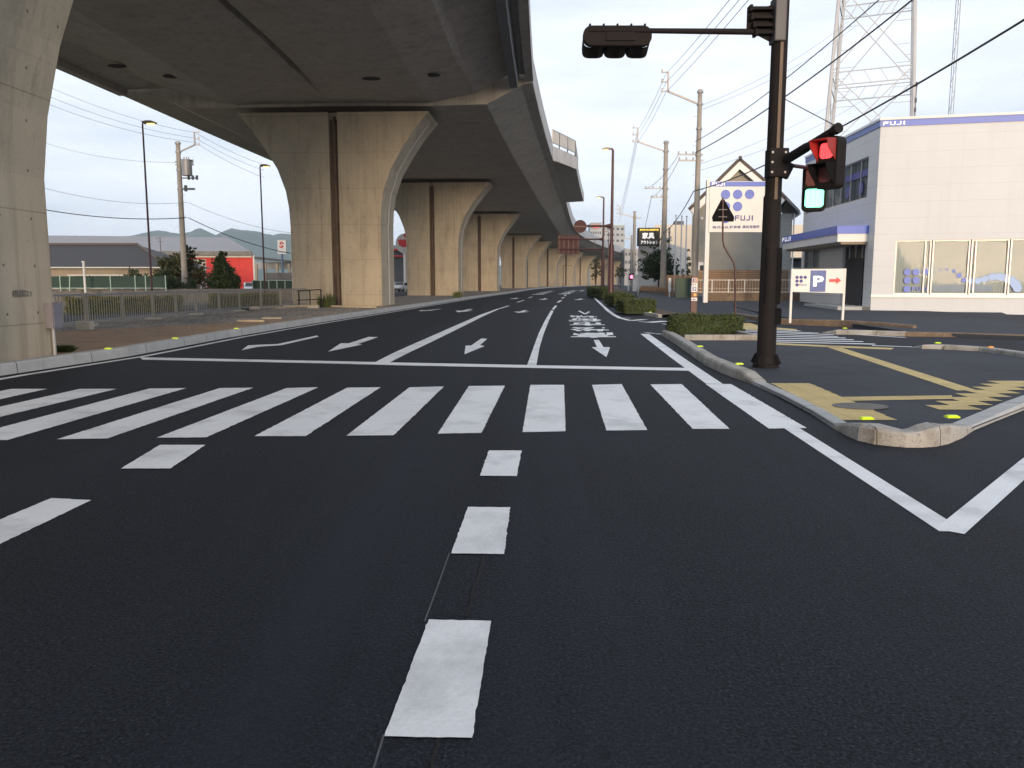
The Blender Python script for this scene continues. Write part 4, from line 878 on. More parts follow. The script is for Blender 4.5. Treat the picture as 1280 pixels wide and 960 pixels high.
for k, (y0, y1) in enumerate(((134, 55), (139, 62), (206, 135), (214, 150))):
    cable(((871, y0, 53), (1060+k*8, y1-28, 75)), ('upper faint', 'second faint', 'third faint', 'lowest faint')[k]+' grey wire running right behind the signal pole towards the lattice tower', .012, .6, 'cable_thin')
for k, (y0, y1, yr) in enumerate(((108, 165.5, 206), (120, 172.5, 213), (130, 178, 222))):
    cable(((60, y0, 62), (243, y1, 70)), 'one of three thin wires left of the transformer pole, high against the sky', .014, .4, 'cable_thin', 'thin wires left of the transformer pole')
    cable(((244, y1, 70), (330, yr, 78)), 'one of three thin wires running from the transformer pole behind the second pier', .014, .2, 'cable_thin', 'thin wires right of the transformer pole')
cable(((55, 262, 62), (233, 272, 70)), 'thick dark cable at mid height left of the transformer pole', .035, .35)
cable(((235, 272, 70), (372, 318, 82)), 'thick dark cable dropping right from the transformer pole over the red warehouse', .035, .45)
cable(((55, 235, 62), (234, 253, 70)), 'thinner wire above the thick cable, left of the transformer pole', .015, .5, 'cable_thin')
cable(((235, 253, 70), (375, 292, 82)), 'thinner wire above the thick cable, right of the transformer pole', .015, .5, 'cable_thin')
cable(((55, 178, 90), (233, 203, 70)), 'faint single wire at transformer height, left side', .014, .6, 'cable_thin')
# ================================================================== LATTICE TOWER
TY = 88.0; tc_ = P(1088, 150, TY); tx = tc_.x; tower = thing('lattice_tower', 'tall grey steel lattice transmission tower rising behind the corner shop', 'lattice tower', (tx, TY, 0))
ang = R(-25); hz_ = lambda z: 4.0-.044*(z-19)
def leg(i, z):
    r = hz_(z); a = ang+R(45+90*i); return Vector((tx+r*1.414*math.cos(a), TY+r*1.414*math.sin(a), z))
for i in range(4):
    mk('tower_leg', MB().tube([leg(i, 0), leg(i, 46)], .2, 8), M['tower'], tower)
lv = [2, 8, 15, 23, 31.6, 40]
for i in range(4):
    b = MB(); j = (i+1) % 4
    for z0, z1_ in zip(lv[:-1], lv[1:]):
        b.bar(leg(i, z0), leg(j, z1_), .09); b.bar(leg(j, z0), leg(i, z1_), .09)
        for z in (z1_, z1_-1.3): b.bar(leg(i, z), leg(j, z), .10)
        m0, m1 = leg(i, z1_).lerp(leg(j, z1_), .5), leg(i, z1_-1.3).lerp(leg(j, z1_-1.3), .5)
        for t in (.2, .4, .6, .8):
            b.bar(leg(i, z1_).lerp(leg(j, z1_), t), leg(i, z1_-1.3).lerp(leg(j, z1_-1.3), t+.1), .06)
        zz = (z0+z1_)/2
        for z, t in ((lerp(z0, z1_, .25), .25), (lerp(z0, z1_, .75), .25), (lerp(z0, z1_, .12), .12), (lerp(z0, z1_, .88), .12)):
            b.bar(leg(i, z), leg(i, z).lerp(leg(j, z), t), .05); b.bar(leg(j, z), leg(j, z).lerp(leg(i, z), t), .05)
    mk('tower_bracing', b, M['tower'], tower)
a = P(1142.5, 160, 60); b = MB(); b.tube([(a.x, 60, 5), (a.x, 60, P(0, 106, 60).z)], .035, 8); 
for y in (108, 128, 140): b.tube([(a.x, 60, P(0, y, 60).z), (a.x, 60, P(0, y, 60).z+.3)], .08, 8)
tag(mk('antenna_mast', b, M['darksteel'], loc=(a.x, 60, 5)), 'thin dark antenna rod with small knobs just right of the lattice tower', 'antenna')
a = P(1188, 150, 180); b = MB()
for k in range(3): b.tube([(a.x+.5*math.cos(k*2.1), 180+.5*math.sin(k*2.1), 0), (a.x+.5*math.cos(k*2.1), 180+.5*math.sin(k*2.1), 84)], .09, 6)
for z in range(2, 84, 2): b.bar((a.x+.5*math.cos(2.1*(z//2)), 180+.5*math.sin(2.1*(z//2)), z), (a.x+.5*math.cos(2.1*(z//2+1)), 180+.5*math.sin(2.1*(z//2+1)), z+2), .07)
tag(mk('radio_mast', b, M['far'], loc=(a.x, 180, 0)), 'very faint slim radio mast far behind the roof of the corner shop', 'radio mast')
# ================================================================== BUILDING HELPERS
def wall(b, p0, d, ln, z0, z1, op=(), th=.18):
    """vertical wall from p0 along d with rectangular openings (u0,u1,za,zb); outward side is to the right of d"""
    n = Vector((d[1], -d[0], 0)); us = sorted({0, ln, *[o[0] for o in op], *[o[1] for o in op]}); zs = sorted({z0, z1, *[o[2] for o in op], *[o[3] for o in op]})
    def pt(u, z, k=0): return (p0[0]+d[0]*u-n.x*k, p0[1]+d[1]*u-n.y*k, z)
    for u0, u1 in zip(us, us[1:]):
        for a, c in zip(zs, zs[1:]):
            um, zm = (u0+u1)/2, (a+c)/2
            if any(o[0] < um < o[1] and o[2] < zm < o[3] for o in op): continue
            b.poly([pt(u0, a), pt(u1, a), pt(u1, c), pt(u0, c)])
    for o in op:
        q = [(o[0], o[2]), (o[1], o[2]), (o[1], o[3]), (o[0], o[3])]
        for i in range(4): (a, c), (e, f) = q[i], q[(i+1) % 4]; b.poly([pt(a, c), pt(a, c, th), pt(e, f, th), pt(e, f)])
    return pt
def fbox(b, p0, d, u0, u1, z0, z1, k0, k1):
    """box on a facade between depths k0,k1 (positive = into the wall)"""
    n = Vector((d[1], -d[0], 0)); q = [(p0[0]+d[0]*u-n.x*k, p0[1]+d[1]*u-n.y*k) for u, k in ((u0, k0), (u1, k0), (u1, k1), (u0, k1))]
    return b.prism(q, z0, z1)
def window(par, p0, d, u0, u1, z0, z1, bars=(), name='window', inn=None, depth=.14, fr=.06, frm='frame', rails=()):
    b = MB(); k = depth-.06
    fbox(b, p0, d, u0, u1, z1-fr, z1, k, depth+.02); fbox(b, p0, d, u0, u1, z0, z0+fr, k-.04, depth+.02)
    fbox(b, p0, d, u0, u0+fr, z0+fr, z1-fr, k, depth+.02); fbox(b, p0, d, u1-fr, u1, z0+fr, z1-fr, k, depth+.02)
    for t in bars: fbox(b, p0, d, lerp(u0, u1, t)-fr/2, lerp(u0, u1, t)+fr/2, z0+fr, z1-fr, k, depth+.02)
    for t in rails: fbox(b, p0, d, u0+fr, u1-fr, lerp(z0, z1, t)-fr/2, lerp(z0, z1, t)+fr/2, k+.003, depth+.017)
    f = mk(name, b, M[frm], par)
    n = Vector((d[1], -d[0], 0)); Q = lambda u, z: (p0[0]+d[0]*u-n.x*depth, p0[1]+d[1]*u-n.y*depth, z)
    b = MB().poly([Q(u0+fr, z0+fr), Q(u1-fr, z0+fr), Q(u1-fr, z1-fr), Q(u0+fr, z1-fr)]); mk('pane', b, M['glass'], f)
    b = MB(); fbox(b, p0, d, u0-.02, u1+.02, z0-.02, z1+.02, depth+(.06 if inn == 'blind' else .5), depth+(.09 if inn == 'blind' else .55)); mk('blind' if inn == 'blind' else 'room_back', b, M[inn or 'dark_in'], f)
    return f
# ================================================================== THE CORNER SHOP
C0 = (P(1088, 385, 40).x, 40.0); dR = Vector((.973, -.232)).normalized(); ex = P(1003, 300, 52); dL = Vector((ex.x-C0[0], 52-40)); LL = dL.length; dL.normalize()
shop = thing('shop_building', 'white clad corner shop building with a blue roof band and lettering FUJI', 'shop building', (C0[0], C0[1], .1))
zt = P(1098, 149, 40).z; zb1 = P(0, 158.5, 40).z
pu = lambda x, y: OP(x, y, C0, dR)
wz0, wz1 = pu(1150, 368)[1], pu(1150, 300)[1]
wu = [pu(1118, 330)[0], pu(1164.5, 330)[0], pu(1213, 330)[0], pu(1262, 330)[0]]; wu += [wu[3]+1.75*k for k in (1, 2, 3)]
b = MB(); pt = wall(b, C0, dR, 26, -1.2, zb1, [(wu[0], wu[-1], wz0, wz1)]); mk('front_wall', b, M['cladding'], shop, smooth=False)
for u0, u1, br in zip(wu, wu[1:], ((.84,), (), (.12,), (), (), ())):
    window(shop, C0, dR, u0+.03, u1-.03, wz0, wz1, br, inn='blind', depth=.16)
b = MB(); fbox(b, C0, dR, -.02, 26, wz0-.14, wz0-.03, -.05, .02); mk('sill_band', b, M['frame'], shop)
b = MB(); fbox(b, C0, dR, -.05, 26, zb1, zt-.06, -.04, .2); mk('roof_band', b, M['blue'], shop)
b = MB(); fbox(b, C0, dR, -.07, 26, zt-.06, zt+.06, -.08, .3); mk('roof_edge', b, M['white'], shop)
def ftext(t, x0, x1, y0, y1, m, par, dep=-.055, bold=.03, p0=C0, d=dR):
    (u0, z0), (u1, z1) = OP(x0, y1, p0, d), OP(x1, y0, p0, d); n = Vector((d[1], -d[0], 0)); o = Vector((p0[0]+d[0]*u0, p0[1]+d[1]*u0, z0))-n*dep
    return mk('lettering', MB().text(t, o, (d[0], d[1], 0), (0, 0, 1), u1-u0, abs(z1-z0), bold), m, par)
ftext('FUJI', 1103.5, 1132, 151.3, 157, M['whitetext'], shop)
def fdot(x, y, r, m, par, p0=C0, d=dR, dep=.135, sq=1.0):
    u, z = OP(x, y, p0, d); n = Vector((d[1], -d[0], 0)); c = Vector((p0[0]+d[0]*u, p0[1]+d[1]*u, z))-n*dep
    return mk('window_dot', MB().disc(c, r, (d[0], d[1], 0), (0, 0, 1), 20, n*.006), m, par)
dr_ = .165
for x, y in ((1135, 340), (1146, 340), (1158, 339.5), (1135, 350.5), (1146, 350.5), (1134.5, 361.3)): fdot(x, y, dr_, M['blue'], shop)
ftext('FUJI', 1140.5, 1160.5, 358.5, 363.5, M['blue'], shop, .13, .02)
for x, y, r in ((1167.5, 339.7, .045), (1176, 337.2, .06), (1185, 336.5, .07), (1193.3, 339, .09), (1200, 344.2, .12), (1206, 350.2, .125)): fdot(x, y, r, M['blue'], shop)
for x, y, r in ((1215, 351.5, .145), (1223.5, 351, .16), (1232, 348.8, .17), (1241.5, 346, .18), (1250.5, 345.8, .19), (1258.5, 347.5, .20), (1265, 350.5, .21), (1270.5, 355, .22), (1273, 360, .20)): fdot(x, y, r, M['lightblue'], shop, dep=.132-.0008*(x-1215)/8)
b = MB()
for r in range(3):
    for k in range(22):
        u, z = pu(1165+k*3.6, 357.8+r*2.7)
        if all(abs(u-w_u) > .1 for w_u in wu): n = Vector((dR.y, -dR.x, 0)); b.disc(Vector((C0[0]+dR.x*u, C0[1]+dR.y*u, z))-n*.135, .035, (dR.x, dR.y, 0), (0, 0, 1), 8)
mk('dot_pattern', b, M['lightblue'], shop, kind='stuff')
# side facade: walk from the far end to the corner so that its outward side looks left
E0 = (C0[0]+dL.x*LL, C0[1]+dL.y*LL); dS = -dL
su = lambda x, y: OP(x, y, E0, dS)
def srect(x0, x1, y0, y1, yz0=None):
    (a, z1_), (c, _) = su(x0, y0), su(x1, y0); z0 = su(x1 if yz0 is None else x1, y1)[1]; return a, c, z0, z1_
zwt = su(1084, 196)[1]; zwb = su(1084, 247)[1]; uw0, uw1 = su(1006, 240)[0], su(1086, 200)[0]
dz0, dzt = .3, su(1078, 299)[1]; ud0, ud1 = su(1052, 340)[0], su(1080, 340)[0]; ul0, ul1 = su(1004.5, 330)[0], su(1024, 330)[0]; zl0, zl1 = su(1010, 336)[1], su(1010, 313)[1]
b = MB(); wall(b, E0, dS, LL, -.5, zb1, [(uw0, uw1, zwb, zwt), (ud0, ud1, dz0, dzt), (ul0, ul1, zl0, zl1)]); mk('side_wall', b, M['cladding_side'], shop)
window(shop, E0, dS, uw0, uw1, zwb, zwt, (.12, .24, .36, .48, .6, .74, .88), inn='blind', depth=.16)
window(shop, E0, dS, ul0, ul1, zl0, zl1, (.5,), inn='blind', depth=.12)
dr = window(shop, E0, dS, ud0, ud1, dz0, dzt, (.22, .5, .78), name='entrance_door', inn='brown_floor', depth=.17, rails=(.68,))
n_ = Vector((dS.y, -dS.x, 0))
b = MB(); fbox(b, E0, dS, ud0+.4, ud1-.4, .42, dzt-.95, -.02+.11, .115); mk('door_leaf', b, M['dark_in'], dr)
for t in (.62, .80):
    u = lerp(uw0, uw1, t+.08); c = Vector((E0[0]+dS.x*u, E0[1]+dS.y*u, zwb+.62))-n_*.13; mk('window_dot', MB().disc(c, .36, (dS.x, dS.y, 0), (0, 0, 1), 20, n_*.006), M['navy'], shop)
b = MB(); fbox(b, E0, dS, lerp(uw0, uw1, .66), uw1-.1, zwb+1.15, zwb+1.5, .125, .13); mk('window_banner', b, M['navy'], shop)
b = MB(); fbox(b, E0, dS, 0, LL+.05, zb1, zt-.06, -.04, .2); mk('roof_band', b, mat('side_roof_band', (.13, .20, .48), .4, .04), shop)
b = MB(); fbox(b, E0, dS, -.05, LL+.07, zt-.06, zt+.058, -.08, .3); mk('roof_edge', b, M['white'], shop)
# canopy with blue band over the door
cu0, cu1 = su(1009, 300)[0], ud1+.3; ca = su(1087, 283)[1]
b = MB(); fbox(b, E0, dS, cu0, cu1, ca-.75, ca-.35, -1.5, .02); can = mk('entrance_canopy', b, M['white'], shop)
b = MB(); fbox(b, E0, dS, cu0-.03, cu1+.03, ca-.35, ca+.05, -1.55, .01); mk('canopy_band', b, M['blue'], can)
b = MB(); fbox(b, E0, dS, cu0+.1, cu1-.1, ca-.87, ca-.75, -1.3, 0); mk('canopy_soffit', b, M['beigewall'], can)
b = MB(); o = Vector((E0[0]+dS.x*(cu0+.1), E0[1]+dS.y*(cu0+.1), ca-.28))+n_*1.56; b.text('FUJI', o, (dS.x, dS.y, 0), (0, 0, 1), 1.9, .26, .03); mk('lettering', b, M['whitetext'], can)
b = MB(); fbox(b, E0, dS, ud0-1.2, LL, -.1, .36, -1.6, .0); mk('entrance_step', b, M['kerb_new'], shop)
bx2 = Vector((C0[0]+dR.x*26, C0[1]+dR.y*26)); b = MB(); b.prism([(C0[0]+.25, C0[1]+.35), (bx2.x, bx2.y+.3), (bx2.x+3, bx2.y+16), (E0[0]+.3, E0[1]-.1)], zt-.7, zt-.5); mk('flat_roof', b, M['darktile'], shop)
b = MB(); b.poly([(bx2.x, bx2.y, -1), (bx2.x+3, bx2.y+16, -1), (bx2.x+3, bx2.y+16, zt), (bx2.x, bx2.y, zt)]); b.poly([(bx2.x+3, bx2.y+16, -1), (E0[0], E0[1], -1), (E0[0], E0[1], zt), (bx2.x+3, bx2.y+16, zt)]); mk('rear_wall', b, M['cladding_side'], shop)
# ================================================================== PARKING SIGN
Y = 28.7; a, c = P(989.5, 336.5, Y), P(1054, 366, Y); z0 = .15
ps = thing('parking_sign', 'white parking sign with blue P panel and red arrow on two white legs', 'parking sign', ((a.x+c.x)/2, Y, z0))
def tilt(x): return Y-(x-a.x)*.08
b = MB(); b.extrude([(a.x, tilt(a.x), c.z+.04), (c.x, tilt(c.x), c.z-.02), (c.x, tilt(c.x), a.z+.02), (a.x, tilt(a.x), a.z)], (0, .06, 0)); mk('sign_board', b, M['white'], ps)
for xx in (a.x+.03, c.x-.03): mk('leg', MB().box((xx, tilt(xx)+.03, (a.z+z0)/2), (.075, .075, a.z-z0+.04)), M['white'], ps)
def pq(x0, x1, y0, y1, m, name):
    p, q = P(x0, y1, Y), P(x1, y0, Y); b = MB(); b.extrude([(p.x, tilt(p.x)-.006, p.z), (q.x, tilt(q.x)-.006, p.z), (q.x, tilt(q.x)-.006, q.z), (p.x, tilt(p.x)-.006, q.z)], (0, .004, 0)); return mk(name, b, m, ps)
pq(1011.3, 1031.5, 338, 364.7, M['blue_deep'], 'parking_panel')
p = P(1015.3, 358, Y); q = P(1028.8, 344.8, Y); mk('lettering', MB().text('P', (p.x, tilt(p.x)-.014, p.z), (1, -.08, 0), (0, 0, 1), q.x-p.x, q.z-p.z, .035), M['whitetext'], ps)
p = P(1042, 350.6, Y); L_ = .0287; b = MB(); b.extrude([(p.x+x*L_, tilt(p.x+x*L_)-.012, p.z+z*L_) for x, z in ((-7, 1.8), (1.6, 1.8), (1.6, 4.4), (7.4, 0), (1.6, -4.4), (1.6, -1.8), (-7, -1.8))], (0, .006, 0)); mk('arrow', b, M['red'], ps)
for x, y in ((996, 346.6), (1001, 346.6), (1006, 346.6), (996, 351.3), (1001, 351.3), (996, 356)):
    p = P(x, y, Y); mk('logo_dot', MB().disc((p.x, tilt(p.x)-.012, p.z), .058, (1, 0, 0), (0, 0, 1), 16, (0, .006, 0)), M['navy'], ps)
p = P(998.8, 357.2, Y); q = P(1007.5, 354.9, Y); mk('lettering', MB().text('FUJI', (p.x, tilt(p.x)-.014, p.z), (1, -.08, 0), (0, 0, 1), q.x-p.x, q.z-p.z, .02), M['navy'], ps)
# ================================================================== BILLBOARD
Y = 50.0; bb = thing('billboard', 'white billboard with blue dots on tall white posts before the gabled house', 'billboard', (P(883.5, 378, Y).x, Y, .28))
for xx in (883.8, 958): q = P(xx, 300, Y); mk('post', MB().box((q.x, Y+.05, P(0, 227, Y).z/2+.1), (.26, .26, P(0, 227, Y).z)), M['white'], bb)
a, c = P(887, 227, Y), P(955.5, 290.5, Y)
b = MB(); b.box(((a.x+c.x)/2, Y-.05, (a.z+c.z)/2), (c.x-a.x, .22, a.z-c.z)); mk('panel', b, M['white'], bb, bevel=.02)
q = P(0, 232.8, Y); b = MB(); b.box(((a.x+c.x)/2, Y-.165, (a.z+q.z)/2-.03), (c.x-a.x-.02, .02, a.z-q.z)); mk('blue_strip', b, M['blue'], bb)
def btext(t, x0, x1, y0, y1, m, bold=.03, dy=-.185):
    p, r = P(x0, y1, Y), P(x1, y0, Y); mk('lettering', MB().text(t, (p.x, Y+dy, p.z), (1, 0, 0), (0, 0, 1), r.x-p.x, r.z-p.z, bold), m, bb)
btext('FUJI', 889, 905.5, 228.6, 232.4, M['whitetext']); btext('FUJI', 917.5, 941, 269.5, 276, M['navy'], .04)
btext('株式会社', 889.5, 910, 282.5, 286, M['navy'], .02); btext('藤商事', 911, 925, 282.3, 285.8, M['navy'], .02); btext('高松営業所', 927, 948.5, 281.8, 285.6, M['navy'], .02)
for x, y in ((906, 243.5), (921, 243.3), (936, 243.2), (906, 258.6), (921, 258.4), (906, 273.4)):
    p = P(x, y, Y); mk('logo_dot', MB().disc((p.x, Y-.185, p.z), .285, (1, 0, 0), (0, 0, 1), 24, (0, .02, 0)), M['blue'], bb)
# ================================================================== THE GABLED HOUSE
Y = 62.0; hs = thing('gabled_house', 'grey stucco house with a steep dark edged gable behind the billboard', 'house', (P(921, 378, Y).x, Y, .5))
xl, xr = P(864.5, 300, Y).x, P(969.5, 300, Y).x; zr = P(921, 203, Y).z; zl = P(0, 263, Y).z; xp = P(922, 200, Y).x; zr_ = P(0, 249, Y).z
b = MB(); b.poly([(xl, Y, 0), (xr, Y, 0), (xr, Y, zr_-.4), (xp, Y, zr-.3), (xl, Y, zl-.4)]); b.poly([(xl, Y, 0), (xl+2.6, Y+9, 0), (xl+2.6, Y+9, zl-.4), (xl, Y, zl-.4)]); b.poly([(xr, Y, 0), (xr+2.6, Y+9, 0), (xr+2.6, Y+9, zr_-.4), (xr, Y, zr_-.4)]); mk('gable_wall', b, M['stucco'], hs)
def slope(xe, ze):
    d = Vector((xe-xp, 0, ze-zr)); n2 = Vector((-d.z, 0, d.x)).normalized()*(.22 if xe > xp else -.22); t0, t1 = Vector((xp, Y-.55, zr)), Vector((xe, Y-.55, ze))
    b = MB(); b.extrude([t0, t1, t1+n2, t0+n2], (2.75, 9.5, 0)); mk('roof_slope', b, M['rooftile'], hs)
    b = MB(); n3 = n2*1.0; t0, t1 = t0+Vector((0, -.004 if xe > xp else 0, 0)), t1+Vector((0, -.004 if xe > xp else 0, 0)); b.extrude([t0+Vector((0, -.05, 0)), t1+Vector((0, -.05, 0)), t1+n2*1.1+Vector((0, -.05, 0)), t0+n2*1.1+Vector((0, -.05, 0))], (0, .045, 0)); mk('verge_tiles', b, M['brownroof'], hs)
    n4 = -n2.normalized()*.42; sh = Vector((0, -.02-(.006 if xe > xp else 0), 0)); b = MB(); b.extrude([t0+sh, t1+sh, t1+n4+sh, t0+n4+sh], (0, .1, 0)); mk('barge_board', b, M['white'], hs)
slope(P(860.5, 264, Y).x, P(0, 264, Y).z); slope(P(978, 251, Y).x, P(0, 251, Y).z)
b = MB(); b.tube([(xp, Y-.7, zr+.26), (xp+2.6, Y+8.6, zr+.26)], .13, 10); mk('ridge_tile', b, M['brownroof'], hs)
q0, q1 = P(969.5, 300, 64).x, P(985, 300, 64).x; ze = P(0, 268, 64).z
b = MB(); b.prism([(q0, 63.2), (q1, 63.2), (q1+1.8, 71), (q0+2, 71)], 0, ze); mk('side_wing', b, M['stucco_side'], hs)
b = MB(); b.extrude([(q0-.4, 62.6, P(0, 247, 64).z+.3), (q1+.35, 62.6, ze-.05), (q1+.35, 62.6, ze+.2), (q0-.4, 62.6, P(0, 247, 64).z+.6)], (2, 8, 0)); mk('wing_roof', b, M['rooftile'], hs)
b = MB(); b.bar((q1+.38, 62.6, ze-.02), (q1+2.3, 70.5, ze-.02), .12); b.tube([(q1+.1, 63.1, ze), (q1+.1, 63.1, .4)], .06, 8); mk('gutter', b, M['white'], hs)
b = MB(); q = P(877, 273, Y); b.tube([(q.x, Y-.01, q.z), (q.x, Y-.09, q.z)], .11, 12); mk('vent_cap', b, M['white'], hs)
b = MB(); q = P(877.8, 334.5, Y-.1); b.box((q.x, Y-.03, q.z), (.75, .12, .8)); b.mi = 1; b.box((q.x, Y-.1, q.z-.03), (.36, .03, .42)); mk('small_window', b, [M['white'], M['dark_in']], hs)
b = MB(); b.tube([(xr-.15, Y-.1, zr_-.9), (xr-.15, Y-.1, .4)], .07, 8); mk('downpipe', b, M['white'], hs)
# timber fence, low wall and white net fence before the house
Y = 56.0; a, c = P(868, 337.5, Y), P(986, 337.5, Y); zb = .3
tf = thing('timber_fence', 'high brown horizontal board fence in front of the gabled house', 'fence', ((a.x+c.x)/2, Y, zb))
nb = 13; b = MB()
for k in range(nb): z = lerp(.75, a.z, (k+.5)/nb); b.box(((a.x+c.x)/2, Y+random.uniform(-.008, .008), z), (c.x-a.x, .035, (a.z-.75)/nb*.9))
mk('boards', b, M['wood'], tf)
for t in range(8): xx = lerp(a.x+.1, c.x-.1, t/7); mk('post', MB().box((xx, Y+.07, (a.z+zb)/2), (.1, .1, a.z-zb)), M['wood'], tf)
b = MB(); b.box(((a.x+c.x)/2+.4, 52.8, .5), (c.x-a.x+.6, .18, .75)); tag(mk('low_wall', b, M['kerb_brown'], loc=((a.x+c.x)/2, 52.8, .1)), 'low dark brown block wall under the white wire fence before the house', 'wall')
a, c = P(872, 350, 52.8), P(990, 350, 52.8); wf = thing('wire_fence', 'thin white railed wire fence standing on the low brown wall', 'fence', ((a.x+c.x)/2, 52.8, .87)); b = MB()
for z in (a.z, a.z-.55, .92): b.tube([(a.x, 52.75, z), (c.x, 52.75, z)], .025 if z != a.z-.55 else .008, 6)
xx = a.x
while xx < c.x: b.bar((xx, 52.75, .92), (xx, 52.75, a.z), .008); xx += .18
mk('wire_panel', b, M['white'], wf)
for t in (0, .155, .33, .5, .67, .84, 1): xx = lerp(a.x, c.x, t); mk('post', MB().tube([(xx, 52.78, .87), (xx, 52.78, a.z+.03)], .035, 8), M['white'], wf)
# left of the timber fence: second slatted fence and green panel
Y = 62.0; a, c = P(834, 345, Y), P(868, 345, Y); f2 = thing('slatted_fence', 'dark brown slatted fence between the second utility pole and the green panel', 'fence', ((a.x+c.x)/2, Y, .4)); b = MB()
for k in range(11): b.box(((a.x+c.x)/2, Y, lerp(.55, a.z, k/10)), (c.x-a.x, .03, .1))
mk('slats', b, M['wood'], f2)
for t in (0, .33, .66, 1): xx = lerp(a.x, c.x, t); mk('post', MB().box((xx, Y+.05, (a.z+.4)/2), (.09, .07, a.z-.3)), M['wood'], f2)
Y = 58.0; a, c = P(845, 347.5, Y), P(865, 372, Y); b = MB(); b.box(((a.x+c.x)/2, Y, (a.z+c.z)/2), (c.x-a.x, .05, a.z-c.z)); b.box(((a.x+c.x)/2, Y-.03, c.z+.02), (c.x-a.x, .03, .08)); b.box(((a.x+c.x)/2, Y-.03, a.z-.04), (c.x-a.x, .03, .06))
gp = thing('green_panel', 'dull green sheet panel leaning by the slatted fence', 'panel', ((a.x+c.x)/2, Y, c.z)); mk('sheet', b, M['green_panel'], gp)
for xx in (a.x+.03, c.x-.03): mk('leg', MB().box((xx, Y+.05, (a.z+.4)/2), (.06, .06, a.z-.3)), M['darksteel'], gp)
b = MB(); q = P(837.3, 348.5, 60); b.box((q.x, 60, q.z-.45), (.19, .06, 1.0)); b.box((q.x, 60.04, (q.z+.4)/2-.3), (.06, .05, q.z)); tag(mk('white_notice_board', b, M['white'], loc=(q.x, 60, .4)), 'narrow upright white notice board beside the second utility pole', 'notice board')
# brown planter bed with dry grass by the second pole
b = MB(); pl = [G(x, y, .62) for x, y in ((798, 371), (812, 370.5), (834, 369), (845, 367), (828, 361.5), (800, 362.5))]
bp_ = [(P(799, 362, 76).x, 76), (P(836, 372, 64).x, 64), (P(838, 372, 70).x, 70), (P(803, 362, 92).x, 92)]; b.prism(bp_, .1, .78); struct('planter_bed', b, M['kerb_brown'])
def infoot(f):
    u, v = random.random(), random.random(); a, c, d, e = [Vector(p) for p in f]; return a.lerp(c, u).lerp(e.lerp(d, u), v)
b = MB()
for _ in range(1500):
    p = infoot(bp_); h = random.uniform(.15, .5); dx = random.uniform(-.12, .12); b.add([(p.x-.015, p.y, .78), (p.x+.015, p.y, .78), (p.x+dx, p.y+dx, .78+h)], [(0, 1, 2)])
tag(mk('dry_grass', b, M['dirt'], kind='stuff'), 'dry brown grass in the bed under the spreading tree', 'grass')
# ================================================================== TREES
def tree(base, h, crown, label, m, n=3000, size=.12, trunk=.12, group=None, name='tree', cat='tree', limbs=7, lean=0):
    """crown: list of (dx, dy, z, r, squash) leaf clumps"""
    x, y, z = base; root = thing(name, label, cat, base, group)
    b = MB(); zt_ = z+h*.8; b.tube([(x, y, z-.1), (x+.04, y, z+h*.3), (x-.05+lean*.5, y+.05, z+h*.55), (x+lean, y, zt_)], [trunk, trunk*.8, trunk*.55, trunk*.15], 8)
    for (dx, dy, zc, r, sq) in crown[:limbs]:
        z0 = z+h*random.uniform(.18, .5); b.tube([(x, y, z0), (x+dx*.5, y+dy*.5, lerp(z0, z+zc, .45)), (x+dx, y+dy, z+zc)], [trunk*.45, trunk*.28, trunk*.1], 6)
        for _ in range(4): q = ball((x+dx, y+dy, z+zc), r*.9, sq); b.tube([(x+dx*.7, y+dy*.7, z+zc*.85), q], [trunk*.14, trunk*.05], 4)
    mk('trunk', b, M['bark'], root, smooth=True)
    tot = sum(c[3]**2 for c in crown); b = MB()
    for (dx, dy, zc, r, sq) in crown:
        k = max(4, int(r*r/tot*n/14)); subs = [ball((x+dx, y+dy, z+zc), r, sq) for _ in range(k)]
        for s in subs: leaves(b, 14, lambda: (s[0]+random.gauss(0, r*.13), s[1]+random.gauss(0, r*.13), s[2]+random.gauss(0, r*.09)), size)
    mk('crown', b, M[m], root); return root
def clumps(w_, z0, z1_, n, r, taper=.6, dy=1.0):
    out = []
    for _ in range(n):
        t = random.random(); ww = w_*(1-taper*t); out.append((random.uniform(-ww, ww), random.uniform(-ww, ww)*dy, lerp(z0, z1_, t), r*random.uniform(.7, 1.2)*(1-taper*.45*t), .85))
    return out
random.seed(11)
X = lambda px, Y: P(px, 350, Y).x
tree((X(823, 80), 80, .6), 6.5, [(-.2, 0, 2.6, 1.5, .8), (-.9, 0, 2.5, 1.1, .7), (.4, .3, 2.9, 1.4, .8), (-.6, .3, 1.7, .9, .7), (.7, 0, 1.9, 1.2, .8), (.2, 0, 3.6, .8, .7)], 'spreading dark green tree leaning over the bed left of the second utility pole', 'leaf_dark', 6500, .11, .1)
tree((X(826, 84), 84, .6), 6.5, [(-1.8, 0, 4.0, .55, .5), (-.9, 0, 4.6, .6, .5), (.2, 0, 5.2, .6, .6), (-.8, 0, 5.8, .45, .6), (-2.0, 0, 3.2, .4, .5), (.6, 0, 4.3, .5, .6)], 'sparse bare topped tree showing twigs before the cream shop wall', 'leaf_olive', 550, .09, .08, limbs=6)
for px_, h, col, lab in ((838, 3.1, 'leaf_auto', 'rusty brown pointed shrub just right of the second utility pole'), (846.5, 3.9, 'leaf_dark', 'dark narrow conifer between the first two flagpoles'), (859.5, 5.0, 'leaf_olive', 'tall ragged conifer left of the nearest utility pole'), (853, 2.6, 'leaf_dark', 'short dark conifer between the second and third flagpole')):
    tree((X(px_, 90), 90, .6), h, [(0, 0, h*t, .62*(1.12-t), 1.3) for t in (.2, .38, .55, .72, .88)], lab, col, 1300, .1, .06, 'pointed shrubs behind the slatted fence', 'conifer', limbs=3)
